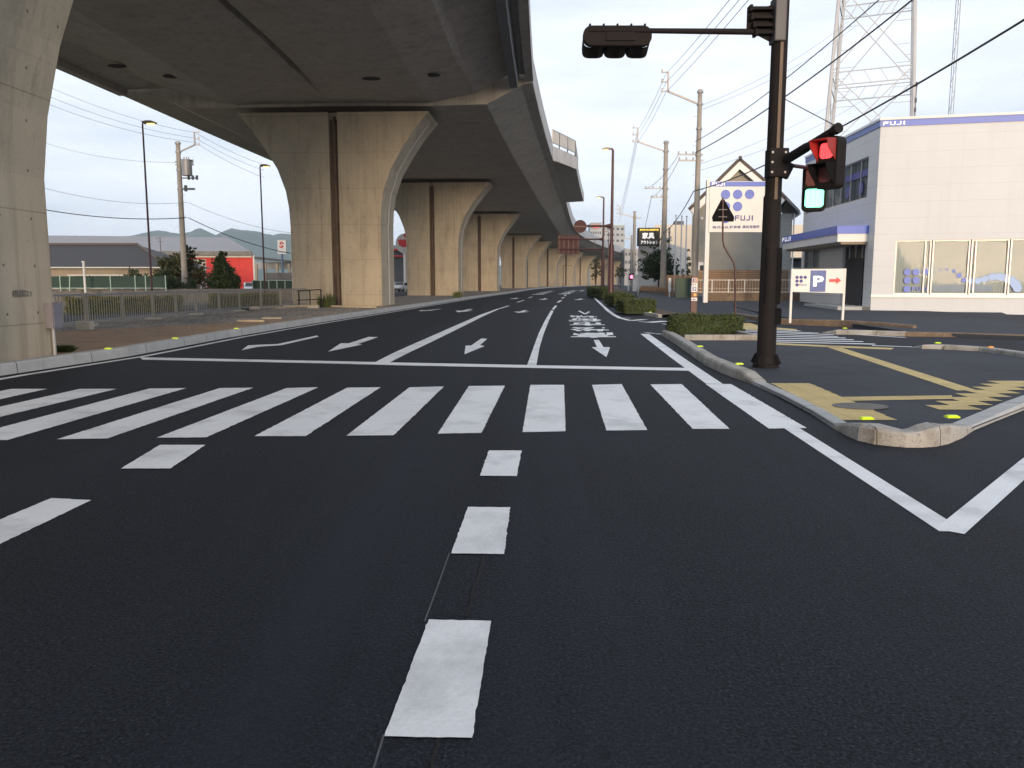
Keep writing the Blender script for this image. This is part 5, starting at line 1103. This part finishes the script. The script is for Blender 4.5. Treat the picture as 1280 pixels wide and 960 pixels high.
for px_, h, Y, lab in ((744, 4.8, 128, 'small green street tree just left of the second maroon lamp post'), (775.5, 4.2, 150, 'small pale green street tree between the lamp posts and the red signal')):
    tree((X(px_, Y), Y, .2), h, clumps(1.0, h*.45, h*.98, 9, .75, .4), lab, 'leaf_olive', 900, .12, .07, 'young street trees beyond the hedges', limbs=5)
# left side trees and shrubs
tree((X(226, 72), 72, .1), 5.2, [(-1.3, 0, 2.0, 1.0, .9), (-.4, 0, 2.8, 1.1, 1), (.7, 0, 3.3, .9, 1), (-1.4, 0, 3.2, .7, .8), (1.4, 0, 2.1, .9, .9), (.9, 0, 4.2, .55, 1.1), (-.2, 0, 1.3, 1.2, .8), (1.9, 0, 3.2, .35, .8)], 'loose leafy olive green tree behind the concrete utility pole on the left', 'leaf_olive', 7000, .11, .12)
tree((X(279, 71), 71, .1), 4.8, [(0, 0, .8, 1.2, .8), (.4, 0, 1.5, 1.05, .8), (-.45, 0, 1.6, .9, .8), (.1, 0, 2.4, .85, .9), (-.25, 0, 3.1, .62, .9), (.05, 0, 3.75, .4, 1)], 'dense bushy evergreen in front of the red warehouse wall', 'leaf_dark', 12000, .11, .12)
tree((X(252, 72), 72, .1), 2.6, clumps(1.6, .4, 1.8, 10, .7, .3), 'dark tangled shrub between the loose tree and the dense evergreen', 'leaf_auto', 2200, .08, .05, name='shrub', cat='shrub')
tree((X(243, 74), 74, .1), 3.0, clumps(1.2, 1.0, 2.3, 7, .45, .3), 'bare reddish shrub in front of the pale warehouse door', 'leaf_auto', 350, .07, .05, name='shrub', cat='shrub')
# yellow green hedges across the opposite road
def hline(x0, Ya, x1, Yb, yt, label, n):
    a, c = P(x0, 380, Ya), P(x1, 380, Yb); h = P(0, yt, (Ya+Yb)/2).z-.1
    hedge('roadside_hedge', [(a.x, Ya), (c.x, Yb), (c.x-.5, Yb+1), (a.x-.5, Ya+1)], h, label, n, .05, 'leaf_yellow', 'yellow hedges along the opposite road', .1, rag=.06)
hline(80, 37, 229, 43, 372.5, 'longer yellow green hedge behind the railing, left of the utility pole', 9000)
hline(263, 47, 350, 52, 368.5, 'shorter yellow green hedge behind the railing, under the dense evergreen', 5000)
# weeds at the pier feet
def weed(p, r, h, label, n=220):
    b = MB()
    for _ in range(n):
        a = random.uniform(0, 6.28); d = r*random.random(); x_, y_ = p.x+d*math.cos(a), p.y+d*math.sin(a)*.7; hh = h*random.uniform(.4, 1); l = random.uniform(.0, .12); s = .02
        b.add([(x_-s, y_, p.z), (x_+s, y_, p.z), (x_+l*math.cos(a)+s, y_+l*math.sin(a), p.z+hh*.6), (x_+l*1.6*math.cos(a), y_+l*1.6*math.sin(a), p.z+hh)], [(0, 1, 2, 3)])
    tag(mk('weed_clump', b, M['leaf_hedge'], loc=p), label, 'weeds', 'weeds at the pier feet')
weed(G(76, 440, .1), .22, .16, 'low dark weed tuft at the foot of the nearest pier', 500)
weed(G(409, 384, .1)+Vector((0, -.2, 0)), .5, .9, 'knee high weeds before the front of the second pier'); weed(G(572, 372, .1), .4, .7, 'small weeds at the corner of the third pier')
# ================================================================== RAILING ON THE MEDIAN
rp = [(-15.6, 16.5), (-14.9, 22), (-14.45, 27.3), (-14.4, 32.2), (-14.35, 36.5), (-13.9, 41), (-13.1, 45.5), (-12.6, 49.2)]
rl = thing('median_railing', 'beige steel railing of thin upright bars crossing the gravel under the viaduct', 'railing', (rp[2][0], rp[2][1], .1))
def seg(b, f, hgt, wd): 
    for a, c in zip(rp[:-1], rp[1:]): b.bar((*a, hgt), (*c, hgt), wd, wd)
b = MB(); seg(b, 0, 1.16, .06); mk('top_rail', b, M['grey_rail'], rl)
b = MB(); seg(b, 0, .27, .045); mk('bottom_rail', b, M['grey_rail'], rl)
for a, c in zip(rp[:-1], rp[1:]):
    b = MB(); n = int((Vector(c)-Vector(a)).length/.16)
    for k in range(1, n): x_, y_ = lerp(a[0], c[0], k/n), lerp(a[1], c[1], k/n); b.box((x_, y_, .715), (.022, .022, .87))
    mk('bar_panel', b, M['beige_steel'], rl)
for i, (a, c) in enumerate(zip(rp, rp[1:]+[None])):
    for t in ((0, .5) if c else (0,)):
        x_, y_ = (lerp(a[0], c[0], t), lerp(a[1], c[1], t)) if c else a
        mk('post', MB().box((x_, y_, .66), (.07, .07, 1.12)), M['beige_steel'], rl)
        if not t: mk('foot_block', MB().prism([(x_-.26, y_-.2), (x_+.26, y_-.2), (x_+.26, y_+.2), (x_-.26, y_+.2)], .06, .17), M['block'], rl, bevel=.02)
q = G(107, 412, .1); b = MB(); b.box((q.x, q.y, .23), (.42, .32, .27)); fb = thing('foot_block', 'pale square concrete block with a thin post, nearest under the railing', 'concrete block', (q.x, q.y, .1)); mk('block', b, M['block'], fb, bevel=.02)
mk('post', MB().box((q.x, q.y, .75), (.05, .05, .9)), M['beige_steel'], fb)
q2 = P(105.5, 345, 59); tag(mk('white_vent_pipe', MB().tube([(q2.x, 59, .1), (q2.x, 59, P(0, 328, 59).z), (q2.x-.01, 59, P(0, 328, 59).z), (q2.x, 59, P(0, 326.5, 59).z)], [.08, .08, .12, .12], 10), M['white'], loc=(q2.x, 59, .1)), 'upright white pipe in front of the green mesh fence', 'pipe')
# dark pipe rail beside the second pier
a, c, e = P(372, 365, 46.5), P(400, 361.5, 46), G(401, 384, .1); pr = thing('pipe_rail', 'short dark pipe handrail ending at the front of the second pier', 'handrail', (c.x, 46, .1)); b = MB()
a = Vector((P(371, 365, 48).x, 48, 1.05)); c = Vector((P(401, 362, 46).x, 46, 1.15)); z_ = Vector((0, 0, 1))
mk('top_rail', MB().tube([a, c], .03, 8), M['bronze'], pr); mk('middle_rail', MB().tube([a-z_*.55, c-z_*.55], .025, 8), M['bronze'], pr)
for t in (.08, .55, 1): p = a.lerp(c, t); mk('post', MB().tube([(p.x, p.y, .08), (p.x, p.y, p.z)], .035, 8), M['bronze'], pr)
q = P(393, 383, 46); mk('foot_block', MB().box((q.x, 45.8, .17), (.6, .3, .2)), M['block'], pr)
# loose timbers on the gravel
for (x0, y0), (x1, y1), wd, lab in (((307, 386.5), (352, 385), .16, 'long pale timber lying at the foot of the railing'), ((354, 385), (398, 384), .16, 'pale timber in line with the long one, ending at the second pier'), ((297, 402.5), (330, 403), .10, 'weathered timber lying on the gravel nearest the kerb'),
                                    ((328, 399), (352, 399), .08, 'short weathered timber just behind the nearest one on the gravel'), ((405, 384), (470, 385.5), .14, 'pale board lying along the front foot of the second pier')):
    a, c = G(x0, y0, .1), G(x1, y1, .1); b = MB(); b.bar(a+Vector((0, 0, wd*.5)), c+Vector((0, 0, wd*.5)), wd, wd*.8); tag(mk('timber', b, M['plank'], loc=a, bevel=.01), lab, 'timber', 'loose timbers on the gravel')
for x_, y_, r, lab in ((305, 388, .13, 'dark tyre like roll at the left end of the long timber'), (318, 388, .10, 'pale stone in front of the long timber')):
    q = G(x_, y_, .1); b = MB(); b.tube([(q.x-.25, q.y, .1+r), (q.x+.25, q.y+.1, .1+r)], r, 10); tag(mk('debris_roll', b, M['block'] if r < .12 else M['fardark'], loc=q), lab, 'debris')
# pebbles, counted by nobody
b = MB()
for _ in range(2200):
    y_ = random.uniform(24, 48)**1.0; x_ = random.uniform(FX(y_)-1, KX(y_)-.5); s = random.uniform(.008, .022)
    if x_ > CX(y_)+2.7 or y_ < 46: b.add([(x_-s, y_, .1), (x_, y_-s, .1), (x_+s, y_, .1), (x_, y_+s, .1), (x_, y_, .1+s)], [(0, 1, 4), (1, 2, 4), (2, 3, 4), (3, 0, 4)])
tag(mk('pebbles', b, M['block'], kind='stuff'), 'loose pebbles scattered over the median gravel', 'gravel')
# ================================================================== THE LEFT SIDE BEYOND THE OPPOSITE ROAD
Y = 60.0; a, c = P(40, 362, Y), P(420, 362, 66); b = MB(); b.prism([(a.x, Y), (c.x, 66), (c.x, 66.3), (a.x, Y+.3)], .05, [P(0, 361.5, Y).z]*2+[P(0, 363, 66).z]*2); tag(mk('block_wall', b, M['wallgrey'], loc=(a.x, Y, .05)), 'long grey retaining wall across the opposite road behind the yellow hedges', 'wall')
gf = thing('mesh_fence', 'green mesh fence with pale posts before the dark roofed house', 'fence', (P(140, 360, Y).x, Y+.15, 1.0)); zt_ = P(0, 344.5, Y).z; zb_ = P(0, 360.5, Y).z
a, c = P(55, 350, Y).x, P(207, 350, Y).x; b = MB(); b.box(((a+c)/2, Y+.17, (zt_+zb_)/2), (c-a, .02, zt_-zb_-.1)); mk('mesh', b, M['mesh_green'], gf)
b = MB(); b.bar((a, Y+.14, zb_+.02), (c, Y+.14, zb_+.02), .05); mk('bottom_rail', b, M['pale_green'], gf)
for px_ in (62, 74, 85, 106, 137, 168, 181, 206): xx = P(px_, 350, Y).x; mk('post', MB().bar((xx, Y+.12, zb_-.2), (xx+(.1 if px_ == 85 else 0), Y+.12, zt_+.02), .07), M['pale_green'], gf)
# house with the dark tiled roof
Y = 80.0; he = P(0, 334, Y).z; hr = P(0, 306, 85).z; xl, xr = -62, P(201, 340, Y).x; b = MB()
dh = thing('tiled_house', 'long low house with a dark tiled hip roof behind the green mesh fence', 'house', (-45, Y, .1))
wall(b, (xl, Y), (1, 0), xr-xl, 0, he-.1, [(xr-4.2, xr-1.6, 1.6, 2.6), (xr-13, xr-9, 1.5, 2.6)]); b.poly([(xr, Y, 0), (xr, Y+10, 0), (xr, Y+10, he), (xr, Y, he-.1)]); mk('house_wall', b, M['beigewall'], dh)
for u0, u1 in ((xr-xl-17, xr-xl-13.4), ): window(dh, (xl, Y), (1, 0), u0, u1, 1.3, 2.5, (.5,), depth=-.02)
x1_ = P(211, 335, Y-.8).x; rx = P(172, 306, 85).x
b = MB(); A0, B0, C_, D_ = (xl-1, Y-.8, he), (x1_, Y-.8, he), (x1_, Y+10.8, he), (xl-1, Y+10.8, he); R0, R1 = (xl-1, Y+5, hr), (rx, Y+5, hr)
b.add([A0, B0, C_, D_, R0, R1], [(0, 1, 5, 4), (1, 2, 5), (2, 3, 4, 5), (0, 3, 2, 1), (0, 4, 3)]); mk('hip_roof', b, M['darktile'], dh)
b = MB(); b.tube([R0, R1], .2, 8); b.tube([R1, B0], .16, 8); mk('ridge_tiles', b, M['brownroof'], dh)
b = MB(); b.box(((xl+x1_)/2, Y-.88, he-.05), (x1_-xl, .13, .12)); mk('gutter', b, M['offwhite'], dh)
b = MB(); b.box((P(122, 346, 79).x, 79, P(0, 344, 79).z), (5.5, .8, .12)); mk('small_awning', b, M['offwhite'], dh)
# shrubs peering over the green mesh
tree((X(150, 66), 66, .1), 2.6, clumps(6.0, .8, 2.0, 16, .8, .2, .12), 'row of dark shrubs between the green mesh fence and the tiled house', 'leaf_dark', 4200, .1, .06, name='shrub', cat='shrub')
# warehouse with pale roof and red wall
Y = 112.0; ze, zr2 = P(0, 315.5, Y).z, P(0, 296, 122).z; xl, xr = -130, P(316.5, 330, Y).x
wh = thing('warehouse', 'large warehouse with a pale grey metal roof and bright red side wall', 'warehouse', (xr-20, Y, .1))
u_ = lambda px_: P(px_, 330, Y).x-xl
b = MB(); wall(b, (xl, Y), (1, 0), xr-xl, 0, ze-.2, [(u_(237), u_(257.5), 0, ze-.9)]); b.poly([(xr, Y, 0), (xr-8, Y+22, 0), (xr-8, Y+22, ze-.2), (xr, Y, ze-.2)]); mk('red_wall', b, M['redwall'], wh)
b = MB(); fbox(b, (xl, Y), (1, 0), u_(237), u_(257.5), 0, ze-.9, .1, .16); mk('pale_shutter', b, seams(M['offwhite'].copy(), 2, .3, .04, .8), wh)
b = MB(); x1_ = P(318, 316, Y).x; xr2 = P(281, 297, 122).x
b.add([(xl, Y-1, ze), (x1_, Y-1, ze), (x1_-8, Y+23, ze), (xl, Y+23, ze), (xl, Y+11, P(0, 289, 122).z), (xr2, Y+11, zr2)], [(0, 1, 5, 4), (1, 2, 5), (2, 3, 4, 5), (3, 2, 1, 0)]); mk('metal_roof', b, M['metalroof'], wh)
b = MB(); b.box(((xl+x1_)/2, Y-1.1, ze-.15), (x1_-xl, .2, .55)); mk('eaves_gutter', b, M['wallgrey'], wh); b = MB(); b.box(((xl+x1_)/2, Y-.3, ze-.55), (x1_-xl-.6, .3, .3)); mk('white_fascia', b, M['white'], wh)
b = MB(); b.tube([(xr+.2, Y-.3, ze-.4), (xr+.2, Y-.3, 0)], .14, 8); mk('downpipe', b, M['white'], wh)
b = MB(); q = P(127/6.4+180, 295, 110); b.tube([(q.x, 110, 5), (q.x, 110, P(0, 297, 110).z)], .06, 6); b.bar((q.x-.6, 110, P(0, 298, 110).z), (q.x+.2, 110, P(0, 297, 110).z), .06); b.bar((q.x-.4, 110, P(0, 302, 110).z), (q.x+.4, 110, P(0, 302, 110).z), .05); tag(mk('tv_aerial', b, M['darksteel'], loc=(q.x, 110, 5)), 'thin television aerial rising above the left tree', 'aerial')
# open sheds and sales yard between warehouse and second pier
Y = 105.0; sh = thing('open_shed', 'long open shed with a thin dark roof between the red warehouse and the second pier', 'shed', (P(342, 350, Y).x, Y, 0)); b = MB()
a, c = P(318, 324, Y), P(372, 326.5, Y); b.extrude([(a.x, Y, a.z), (c.x, Y, c.z-.2), (c.x, Y, c.z), (a.x, Y, a.z+.35)], (0, 7, 0)); mk('roof_sheet', b, M['fardark'], sh)
b = MB(); a, c = P(318, 329, Y+4), P(372, 335, Y+4); b.box(((a.x+c.x)/2, Y+4, (a.z+c.z)/2), (c.x-a.x, .2, a.z-c.z+.3)); mk('fascia_band', b, M['far'], sh)
for px_ in (320, 331, 346, 361): xx = P(px_, 340, Y).x; mk('column', MB().box((xx, Y+.2, 1.8), (.28, .28, P(0, 326, Y).z-0)), M['beige_steel'], sh)
a, c = P(332, 341, 92), P(366, 356, 92); b = MB(); b.box(((a.x+c.x)/2, 92, a.z/2), (c.x-a.x, .2, a.z)); tag(mk('grey_screen_wall', b, M['wallgrey'], loc=((a.x+c.x)/2, 92, 0)), 'plain dark grey wall below the red logo sign', 'wall')
a, c = P(316, 350.5, 76), P(372, 350.5, 76); fp = thing('panel_fence', 'low fence of see-through green panels with pale posts left of the second pier', 'fence', ((a.x+c.x)/2, 76, .1)); b = MB().box(((a.x+c.x)/2, 76, (a.z+.9)/2), (c.x-a.x, .03, a.z-.9)); mk('green_sheet', b, M['mesh_green'], fp)
b = MB(); b.bar((a.x, 75.95, a.z), (c.x, 75.95, a.z), .06); mk('top_rail', b, M['pale_green'], fp)
for t in (0, .18, .36, .54, .72, .9): xx = lerp(a.x, c.x, t); mk('post', MB().bar((xx, 75.93, .5), (xx, 75.93, a.z+.03), .08), M['pale_green'], fp)
q = P(367.5, 315, 64); b = MB(); b.box((q.x, 64, q.z/2), (.38, .3, q.z)); b.box((q.x, 63.95, q.z-.1), (.46, .36, .1)); tag(mk('white_post', b, M['white'], loc=(q.x, 64, 0)), 'thick white post touching the left side of the second pier', 'post')
Y = 100.0; q = P(353, 330, Y); ls = thing('logo_sign', 'white square sign with a red angular letter S logo on a blue pole', 'sign', (q.x, Y, 0))
a, c = P(347, 300, Y), P(358.3, 317.5, Y); mk('sign_box', MB().box(((a.x+c.x)/2, Y, (a.z+c.z)/2), (c.x-a.x, .3, a.z-c.z)), M['white'], ls)
cx_, cz_ = P(352.3, 306.3, Y).x, P(0, 306.3, Y).z; s_ = .0040*100
hf = [(0, 1.0), (.85, .42), (.5, .2), (.1, .48), (-.2, .28), (.62, -.28), (.62, -.45), (0, -1.0), (-.85, -.42), (-.5, -.2), (-.1, -.48), (.2, -.28), (-.62, .28), (-.62, .45)]
mk('logo', MB().extrude([(cx_+x_*s_, Y-.17, cz_+z*s_*1.1) for x_, z in hf], (0, .015, 0)), M['red'], ls)
p = P(349, 316, Y); mk('lettering', MB().text('SUZUKI', (p.x, Y-.165, p.z), (1, 0, 0), (0, 0, 1), .75, .14, .03), M['navy'], ls)
mk('pole', MB().tube([(q.x, Y, 0), (q.x, Y, c.z)], .13, 10), mat('pole_blue', (.10, .17, .30), .5), ls)
# ================================================================== CARS
def car(x, y, rz, label, body='carwhite', s=1.0):
    root = thing('parked_car', label, 'car', (x, y, .06), 'white cars parked on the left side')
    prof = [(-2.0, .35), (-2.05, .62), (-1.95, .86), (-1.55, .93), (-.95, 1.42), (.55, 1.46), (1.15, 1.02), (1.85, .88), (2.05, .66), (2.05, .35)]
    b = MB(); 
    for k, (wd0, inset) in enumerate(((.8, 0),)): b.extrude([(px_, -wd0, pz) for px_, pz in prof], (0, wd0*2, 0))
    o = mk('body', b, M[body], None, bevel=.06); o.parent = root
    b = MB(); gpx = [(-1.38, .95), (-.9, 1.34), (.5, 1.38), (.98, 1.0)]
    for sy in (-1, 1): b.extrude([(px_, sy*.802, pz) for px_, pz in gpx], (0, sy*.01, 0))
    b.add([(-1.57, -.68, .96), (-1.57, .68, .96), (-1.0, .6, 1.40), (-1.0, -.6, 1.40)], [(0, 1, 2, 3)]); b.add([(1.17, -.7, 1.04), (1.17, .7, 1.04), (.62, .6, 1.44), (.62, -.6, 1.44)], [(0, 1, 2, 3)])
    mk('windows', b, M['carglass'], None).parent = root
    for wx in (-1.25, 1.28):
        for sy in (-1, 1):
            t = mk('wheel', MB().tube([(wx, sy*.60, .31), (wx, sy*.83, .31)], .31, 16), M['tyre'], None); t.parent = root
            mk('rim', MB().tube([(wx, sy*.83, .31), (wx, sy*.842, .31)], .19, 10), M['galv'], None).parent = t
    for sy in (-1, 1):
        mk('headlight', MB().box((2.04, sy*.58, .68), (.06, .32, .14)), M['offwhite'], None).parent = root
        mk('tail_light', MB().box((-2.04, sy*.62, .72), (.05, .26, .2)), M['red'], None).parent = root
    mk('bumper', MB().box((2.05, 0, .42), (.12, 1.5, .2)), M['fardark'], None, bevel=.03).parent = root
    root.rotation_euler = (0, 0, rz); return root
car(P(314, 350, 88).x, 88, R(-70), 'white car half hidden beside the red warehouse corner', s=1)
car(P(501, 350, 125).x, 125, R(-100), 'white car seen through the gap between the second and third pier')
# through the gap: dark showroom with red stripes and the round red sign
Y = 150.0; sr = thing('showroom', 'dark glass showroom with red stripes seen between the second and third pier', 'showroom', (P(498, 350, Y).x, Y, 0))
a, c = P(488, 322, Y), P(509.5, 358, Y); b = MB(); b.prism([(a.x-6, Y), (c.x-.5, Y), (c.x-.5, Y+10), (a.x-6, Y+10)], 0, P(0, 313, Y).z); mk('showroom_wall', b, M['fardark'], sr)
for y0, y1, m_ in ((306.5, 311, 'far'), (311, 313, 'red'), (319.5, 321, 'red')):
    p, r = P(484, y0, Y-.5), P(507.5, y1, Y-.5); b = MB(); b.box(((p.x+r.x)/2-3, Y-.4+(.1 if m_ == 'far' else 0), (p.z+r.z)/2), (r.x-p.x+6, .6, p.z-r.z)); mk('stripe', b, M[m_], sr)
b = MB(); p = P(506, 320, Y-1); b.box((p.x, Y-1, p.z/2+2), (.5, .3, 9)); mk('white_column', b, M['white'], sr)
Y = 140.0; rs = thing('round_logo_sign', 'white pole sign with a red half round emblem by the third pier', 'sign', (P(507, 350, Y).x, Y, 0)); q = P(507, 300, Y)
mk('sign_face', MB().tube([(q.x+.0, Y, q.z-.6), (q.x, Y+.4, q.z-.6)], 1.75, 28), M['offwhite'], rs)
b = MB(); b.extrude([(q.x-1.35, Y-.02, q.z+.1), (q.x+1.35, Y-.02, q.z+.1), (q.x+1.2, Y-.02, q.z-.8), (q.x+.6, Y-.02, q.z-1.2), (q.x-.6, Y-.02, q.z-1.2), (q.x-1.2, Y-.02, q.z-.8)], (0, .02, 0)); b.disc((q.x, Y-.02, q.z+.75), .35, (1, 0, 0), (0, 0, 1), 14, (0, .02, 0)); mk('emblem', b, M['red'], rs)
mk('pole', MB().tube([(q.x, Y+.2, 0), (q.x, Y+.2, q.z-.8)], .2, 10), M['offwhite'], rs)
# ================================================================== RIGHT BACKGROUND
Y = 92.0; ou = thing('outlet_shop', 'cream walled furniture outlet building with a black and gold sign box', 'shop building', (P(812, 360, Y).x, Y, .7))
a, c = P(798, 306, Y), P(826, 362, Y); b = MB(); b.prism([(a.x, Y), (c.x+1, Y), (c.x+6, Y+14), (a.x+5, Y+14)], 0, P(0, 305, Y).z); mk('cream_wall', b, seams(M['offwhite'].copy(), 2, 2.4, .04, .8), ou)
Y = 90.0; a, c = P(797.5, 285, Y), P(823.5, 307.5, Y); b = MB(); b.box(((a.x+c.x)/2, Y, (a.z+c.z)/2), (c.x-a.x, 1.2, a.z-c.z)); sgn = mk('sign_box', b, M['signblack'], ou, bevel=.05)
def otext(t, x0, x1, y0, y1, m, bold): p, r = P(x0, y1, Y), P(x1, y0, Y); mk('lettering', MB().text(t, (p.x, Y-.63, p.z), (1, 0, 0), (0, 0, 1), r.x-p.x, r.z-p.z, bold), m, sgn)
otext('高松最大級の家具専門店', 798.8, 822, 286.5, 289, M['goldtext'], .03); otext('家具', 801.5, 817, 291, 299, M['whitetext'], .03); otext('アウトレット', 799.8, 821, 301, 305.5, M['whitetext'], .04)
Y = 125.0; a, c = P(818, 290, Y), P(1003, 360, Y); b = MB(); b.prism([(a.x, Y), (P(1012, 300, Y).x, Y), (P(1012, 300, Y).x, Y+30), (a.x+6, Y+30)], 0, P(0, 281, Y).z)
fs_ = thing('long_store', 'long pale cream store building far behind the flagpoles and the house', 'store building', (a.x+10, Y, .8)); mk('store_wall', b, mat('cream_far_wall', (.66, .60, .50), .8, .04, .3), fs_)
p = P(838, 311, Y); q = P(848, 306.5, Y); mk('lettering', MB().text('高松センター', (p.x, Y-.05, p.z), (1, 0, 0), (0, 0, 1), q.x-p.x, q.z-p.z, .02), M['pale_green'], fs_)
b = MB(); q = P(850, 278, Y); b.box((q.x, Y+1, P(0, 279, Y).z), (1.4, 1.0, .7)); mk('roof_unit', b, M['fardark'], fs_)
# little pale booth between house and shop
Y = 78.0; a, c = P(987, 318, Y), P(1004, 342, Y); bo_ = thing('bus_shelter', 'small pale building with a striped awning between the house and the corner shop', 'shelter', ((a.x+c.x)/2, Y, .5)); mk('shelter_wall', MB().prism([(a.x, Y), (c.x+2, Y), (c.x+2, Y+3), (a.x, Y+3)], 0, P(0, 322, Y).z), M['far'], bo_)
mk('awning', MB().box(((a.x+c.x)/2, Y-.4, P(0, 323, Y).z), (c.x-a.x, .9, .12)), M['fardark'], bo_); mk('dark_window', MB().box((P(996, 330, Y).x, Y-.03, P(0, 329, Y).z), (.8, .05, .8)), M['dark_in'], bo_)
for px_, y0, lab in ((845, 270.5, 'left one of three white flagpoles behind the green panel'), (852.3, 271, 'middle one of three white flagpoles behind the green panel'), (858.5, 271.5, 'right one of three white flagpoles behind the green panel')):
    q = P(px_, y0, 78); fg = thing('flagpole', lab, 'flagpole', (q.x, 78, .6), 'white flagpoles'); mk('pole', MB().tube([(q.x, 78, .6), (q.x, 78, q.z)], [.085, .055], 10), M['white'], fg)
    mk('finial', MB().tube([(q.x, 78, q.z), (q.x, 78, q.z+.06), (q.x, 78, q.z+.14)], [.05, .09, .03], 10), M['galv'], fg)
# distant red traffic light
Y = 88.0; q = P(789.5, 346, Y); fs2 = thing('far_signal', 'distant signal glowing red at the end of the frontage road', 'traffic signal', (q.x, Y, .7))
mk('pole', MB().tube([(P(785.5, 350, Y).x, Y, .6), (P(785.5, 350, Y).x, Y, P(0, 338, Y).z)], .07, 8), M['white'], fs2)
b = MB(); b.box((q.x, Y, q.z), (.55, .3, .7)); hh = mk('signal_head', b, M['bronze'], fs2, bevel=.05); mk('lens', MB().disc((q.x, Y-.16, q.z), .2, (1, 0, 0), (0, 0, 1), 18, (0, -.02, 0)), mat('far_red_glow', (1, .2, .3), .3, emit=(1, .12, .22), es=4.5), hh)
b = MB(); b.box((q.x, Y-.3, q.z+.24), (.45, .35, .03)); mk('visor', b, M['bronze'], hh)
# clutter at the end of the frontage road: shutters and boxes
q = P(793.5, 365, 84); b = MB(); b.box((q.x, 84, 1.4), (.45, .4, 1.6)); b.box((q.x, 83.9, 2.24), (.5, .5, .08)); tag(mk('street_cabinet', b, M['white'], loc=(q.x, 84, .6)), 'narrow white cabinet beside the third utility pole', 'cabinet')
# ================================================================== FAR BUILDINGS AND HILLS
for x0, x1, yt, Y, m_, lab in ((738, 752, 279, 430, 'far', 'far hazy block seen over the viaduct parapet with a red rooftop sign'), (752, 781, 282, 450, 'pale_green', 'far pale green roofed block left of the utility poles'), (781, 800, 312, 330, 'far', 'far grey block behind the third utility pole'), (1003, 1010, 335, 100, 'far', 'narrow pale wall left of the corner shop')):
    a, c = P(x0, yt, Y), P(x1, yt, Y); fb_ = thing('far_building', lab, 'building', ((a.x+c.x)/2, Y, 0), None); mk('block_body', MB().prism([(a.x, Y), (c.x, Y), (c.x, Y+12), (a.x, Y+12)], 0, a.z), M['far'], fb_)
    b = MB()
    for k in range(3):
        for j in range(5): b.box((lerp(a.x, c.x, (j+.5)/5), Y-.05, a.z-1.8-k*3.2), ((c.x-a.x)/9, .1, 1.2))
    mk('window_rows', b, M['fardark'], fb_, kind='stuff'); mk('roof_coping', MB().box(((a.x+c.x)/2, Y-.1, a.z+.1), (c.x-a.x, .5, .5)), M[m_], fb_)
    if x0 == 738: mk('roof_sign', MB().box((P(745, 283, Y-2).x, Y-2, P(0, 283, Y-2).z), (3.2, .3, 1.8)), M['red'], fb_)
def hills(Y, prof, name, m, depth=900):
    b = MB(); top, bot, back = [], [], []; pts = [(lerp(a[0], c[0], t/8), lerp(a[1], c[1], t/8)) for a, c in zip(prof, prof[1:]) for t in range(8)]
    for x_, y_ in pts:
        p = P(x_, y_, Y); j = noise.noise(Vector((x_*.05, 2, 0)))*9+noise.noise(Vector((x_*.4, 5, 0)))*4; top.append((p.x, Y, p.z+j))
    rows = []
    for k in range(9):
        t = k/8; rows.append([(x_*lerp(.93, 1.0, t), Y-500*(1-t)+noise.noise(Vector((x_*.01, t*4, 0)))*60, z*(t**.8)-2*(k == 0)+noise.noise(Vector((x_*.012, t*5, 3)))*12*(0 < t < 1)) for (x_, yy, z) in top])
    rows.append([(x_*1.2, Y+700, 0) for x_, _, _ in top])
    for r0, r1 in zip(rows, rows[1:]): b.strip(r1, r0)
    return mk(name, b, m, kind='structure', smooth=True)
hills(2600, [(-900, 345), (-400, 335), (-100, 330), (60, 318), (120, 300), (150, 296), (195, 288), (225, 292), (250, 287), (270, 292), (290, 286), (320, 289), (345, 295), (365, 292), (400, 288), (440, 298), (480, 312), (530, 320), (600, 330), (700, 338), (900, 344)], 'hills', M['hill'])
# ================================================================== THE AIR
hz = bpy.data.materials.new('haze_air'); hz.use_nodes = True; t = hz.node_tree; t.nodes.clear(); pv = N(t, 'ShaderNodeVolumePrincipled'); pv.inputs['Color'].default_value = (.66, .82, 1, 1); pv.inputs['Density'].default_value = .00020; pv.inputs['Anisotropy'].default_value = .0
oo = N(t, 'ShaderNodeOutputMaterial'); L(t, pv.outputs[0], oo.inputs['Volume'])
HZ = True
if HZ:
    o = mk('haze', MB().box((0, 1650, 119), (6900, 5200, 242)), hz, kind='stuff')
